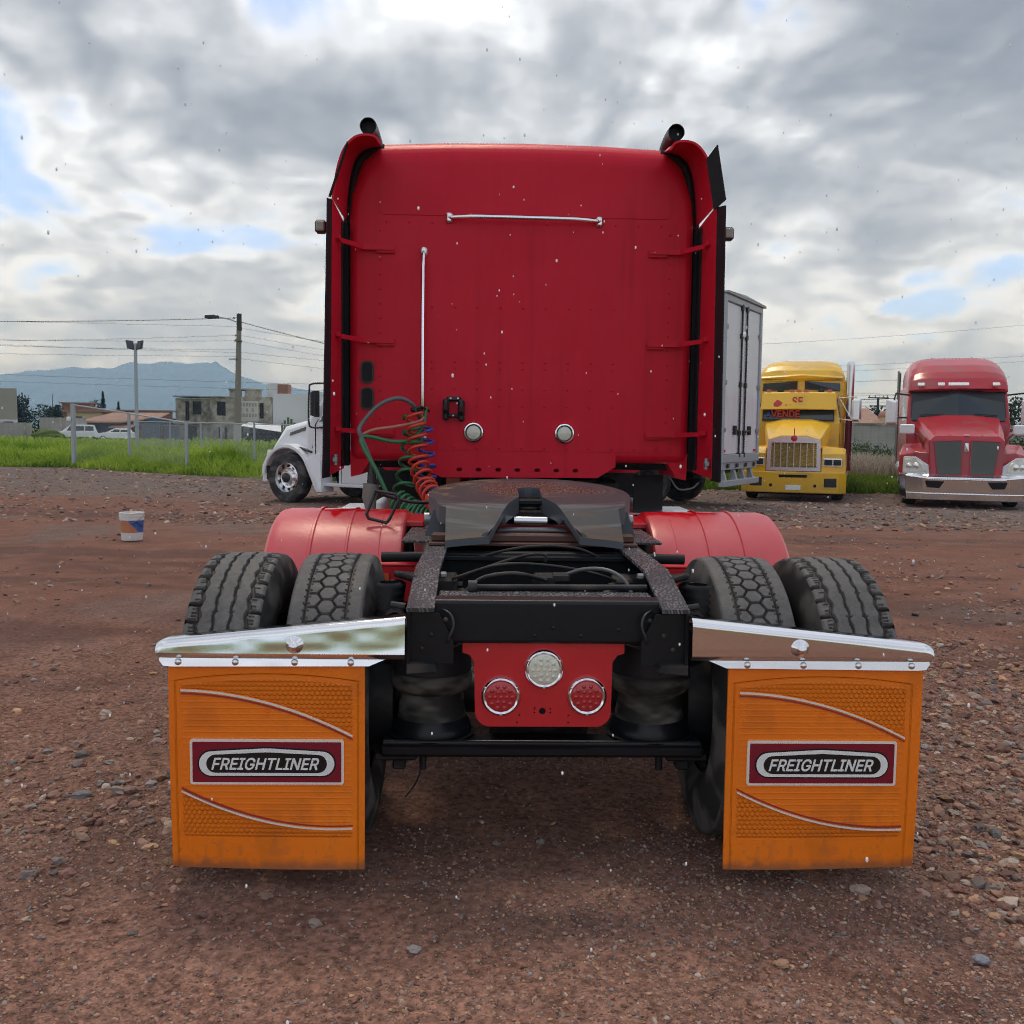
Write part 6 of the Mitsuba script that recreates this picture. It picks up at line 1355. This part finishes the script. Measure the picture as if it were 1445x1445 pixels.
part(UP, 'lamp_head', hull([(-17.0, 62.5, 8.34), (-17.0, 62.5, 8.42), (-17.3, 62.4, 8.30), (-17.3, 62.4, 8.46), (-17.75, 62.3, 8.33), (-17.75, 62.3, 8.42)], .05), 'plastic_black', smooth=40)
part(UP, 'bracket', [bx(-16.45, -15.9, 62.8, 62.86, 5.78, 5.84), bx(-16.1, -15.6, 62.7, 62.8, 6.9, 6.96)], 'plastic_black')
for x, z in ((-16.02, 7.3), (-16.02, 7.0), (-15.66, 6.93), (-16.1, 8.38), (-15.72, 8.15)): part(UP, 'insulator', cyl((x, 62.8, z - .07), (x, 62.8, z + .05), .05, .035, 10), 'plastic_black', smooth=40)


def wire(a, b, sag, r, label, group=None, bsdf='wire_black'):
    t = np.linspace(0, 1, 33)[:, None]; p = np.asarray(a) * (1 - t) + np.asarray(b) * t; p[:, 2] -= sag * 4 * (t * (1 - t))[:, 0]
    thing('overhead_wire', label, 'wire', group, mesh=tube(p, r, 5), bsdf=bsdf, smooth=True)


lw, rw, fw_ = 'thin overhead wires left of the pole', 'thin overhead wires right of the pole', 'faint far wires over the parked tractors'
wire((-75, 64, 10.2), (-16.0, 63, 8.40), 1.15, .020, 'uppermost thick black cable running left from the street lamp pole')
wire((-15.75, 63, 8.15), (30, 63, -1.0 + 5.2), 2.0, .022, 'uppermost thick black cable sloping down right from the pole top')
for (z0, z1, sg, lab) in ((9.4, 6.24, .75, 'fifth'), (8.2, 6.96, .7, 'fourth'), (7.0, 7.30, .75, 'third'), (9.0, 6.42, .9, 'sixth'), (8.6, 7.86, .2, 'second'), (7.4, 6.0, .6, 'seventh')):
    wire((-75, 60, z0), (-16.0, 62.9, z1), sg, .009, f'thin overhead wire running left from the concrete pole, {lab} from its top', lw)
for (z0, z1, sg, lab) in ((6.93, 3.4, 1.2, 'fourth'), (6.25, 5.2, .9, 'fifth'), (7.3, 4.2, 1.3, 'third'), (7.75, 4.0, 1.0, 'second'), (5.84, 3.2, .7, 'lowest')):
    wire((-15.7, 62.9, z0), (32, 60, z1), sg, .009, f'thin overhead wire sloping right from the concrete pole, {lab} from its top' if lab != 'lowest' else 'lowest thin overhead wire sloping right from the concrete pole', rw)
wire((-80, 90, 7.1), (20, 95, 5.6), .5, .014, 'long level wire crossing before the mountain, upper of the two', None, 'wire_grey'); wire((-80, 92, 6.5), (20, 96, 5.1), .5, .012, 'long level wire crossing before the mountain, lower of the two', None, 'wire_grey')
for z0, z1, lab in ((5.7, 7.2, 'highest'), (4.7, 5.6, 'second highest'), (4.45, 5.35, 'third highest'), (3.2, 3.5, 'lowest')):
    wire((8, 45, z0 - .35), (32, 45, z1 + .35), .25, .006, f'{lab} faint overhead wire against the clouds above the parked tractors', fw_, 'wire_grey')
PC = thing('crossarm_pole', 'far dark power pole with two crossarms over the brown shed roof', 'utility pole')
part(PC, 'pole', cyl((35.9, 90, 0), (35.9, 90, 5.05), .13, .10, 10), 'wire_black', smooth=40)
for z, w_ in ((5.0, .95), (4.25, .8)): part(PC, 'crossarm', bx(35.9 - w_, 35.9 + w_, 89.9, 90.0, z - .05, z + .05), 'wire_black')
for x in (-.85, -.3, .45, .85): part(PC, 'insulator', cyl((35.9 + x, 89.95, 5.05), (35.9 + x, 89.95, 5.25), .04, .03, 8), 'wire_black')
for k_, (x, y, h) in enumerate(((-48.9, 112, 5.0), (-26.5, 116, 4.1))):
    thing('thin_pole', ('thin bare pole standing left of the parked minivan over the grey block wall', 'thin bare pole far behind the low building with the reddish roof block')[k_], 'pole', mesh=cyl((x, y, -.2), (x, y, h), .06, .045, 8), bsdf='wire_grey', smooth=40)

# chain link fence in front of the grass, with a second line behind
CF = thing('chain_link_fence', 'chain link fence of grey steel posts at the edge of the grass', 'fence')
front = [(-14.80, 35.2, 2.26), (-12.60, 34.5, 1.98), (-9.66, 31.3, 1.66)]
rear = [(-15.5, 43.5, 1.75), (-13.1, 40.5, 1.72), (-10.9, 37.2, 1.70), (-9.45, 34.6, 1.68), (-7.6, 31.6, 1.65), (-6.2, 29.7, 1.62), (-4.6, 27.6, 1.6)]
for k_, (x, y, z) in enumerate(front): part(CF, 'post', cyl((x, y, -.1), (x, y, z), .085 if k_ == 0 else .055, n=12), 'galvanised', smooth=40, label='thick gate post' if k_ == 0 else None)
for k_, (x, y, z) in enumerate(rear): part(CF, 'post', cyl((x, y, -.1), (x, y, z), .032, n=10), 'galvanised', smooth=40)
part(CF, 'post_lamp', [bx(-14.98, -14.84, 35.05, 35.15, 1.65, 1.80, .02)], 'emblem_white')
for row in (front, rear):
    for a, b in zip(row[:-1], row[1:]):
        a, b = np.array(a), np.array(b); part(CF, 'top_rail', cyl(a - [0, 0, .04], b - [0, 0, .04], .026 if row is front else .018, n=8), 'galvanised', smooth=40)
        if row is front: part(CF, 'bottom_rail', cyl((a[0], a[1], .10), (b[0], b[1], .10), .022, n=8), 'galvanised', smooth=40)
        L_ = np.hypot(*(b - a)[:2]); H_ = min(a[2], b[2]) - .15; st_ = .075; ms = []
        for sgn in (1, -1):
            for c in np.arange(-H_, L_, st_):
                s0, s1 = max(c, 0), min(c + H_, L_)
                if s1 - s0 < .02: continue
                z0, z1 = (s0 - c, s1 - c) if sgn > 0 else (H_ - (s0 - c), H_ - (s1 - c))
                p0, p1 = a + (b - a) * (s0 / L_), a + (b - a) * (s1 / L_); ms.append(cyl((p0[0], p0[1], .08 + z0), (p1[0], p1[1], .08 + z1), 0.0015, n=3, caps=False))
        part(CF, 'wire_mesh', ms, 'galvanised', kind='stuff')

# hail falling through the air round the truck
_n = 650; _p = np.stack([rng.uniform(-2.6, 2.6, _n), 2.0 * (7.5 / 2.0) ** rng.random(_n), rng.uniform(.05, 3.3, _n)], 1); _r = rng.uniform(.0016, .0034, _n) * np.where(rng.random(_n) < .05, 1.5, 1)
_s = trimesh.creation.icosphere(0).vertices; _f = trimesh.creation.icosphere(0).faces
_v = (_s[None] * _r[:, None, None] * np.array([1, 1, 1.9])) + _p[:, None]
thing('hail', 'small white hail pellets falling in front of the red tractor and over the yard', 'hail', kind='stuff', mesh=trimesh.Trimesh(_v.reshape(-1, 3), (_f[None] + (np.arange(_n) * len(_s))[:, None, None]).reshape(-1, 3), process=False), bsdf='hail_ice')
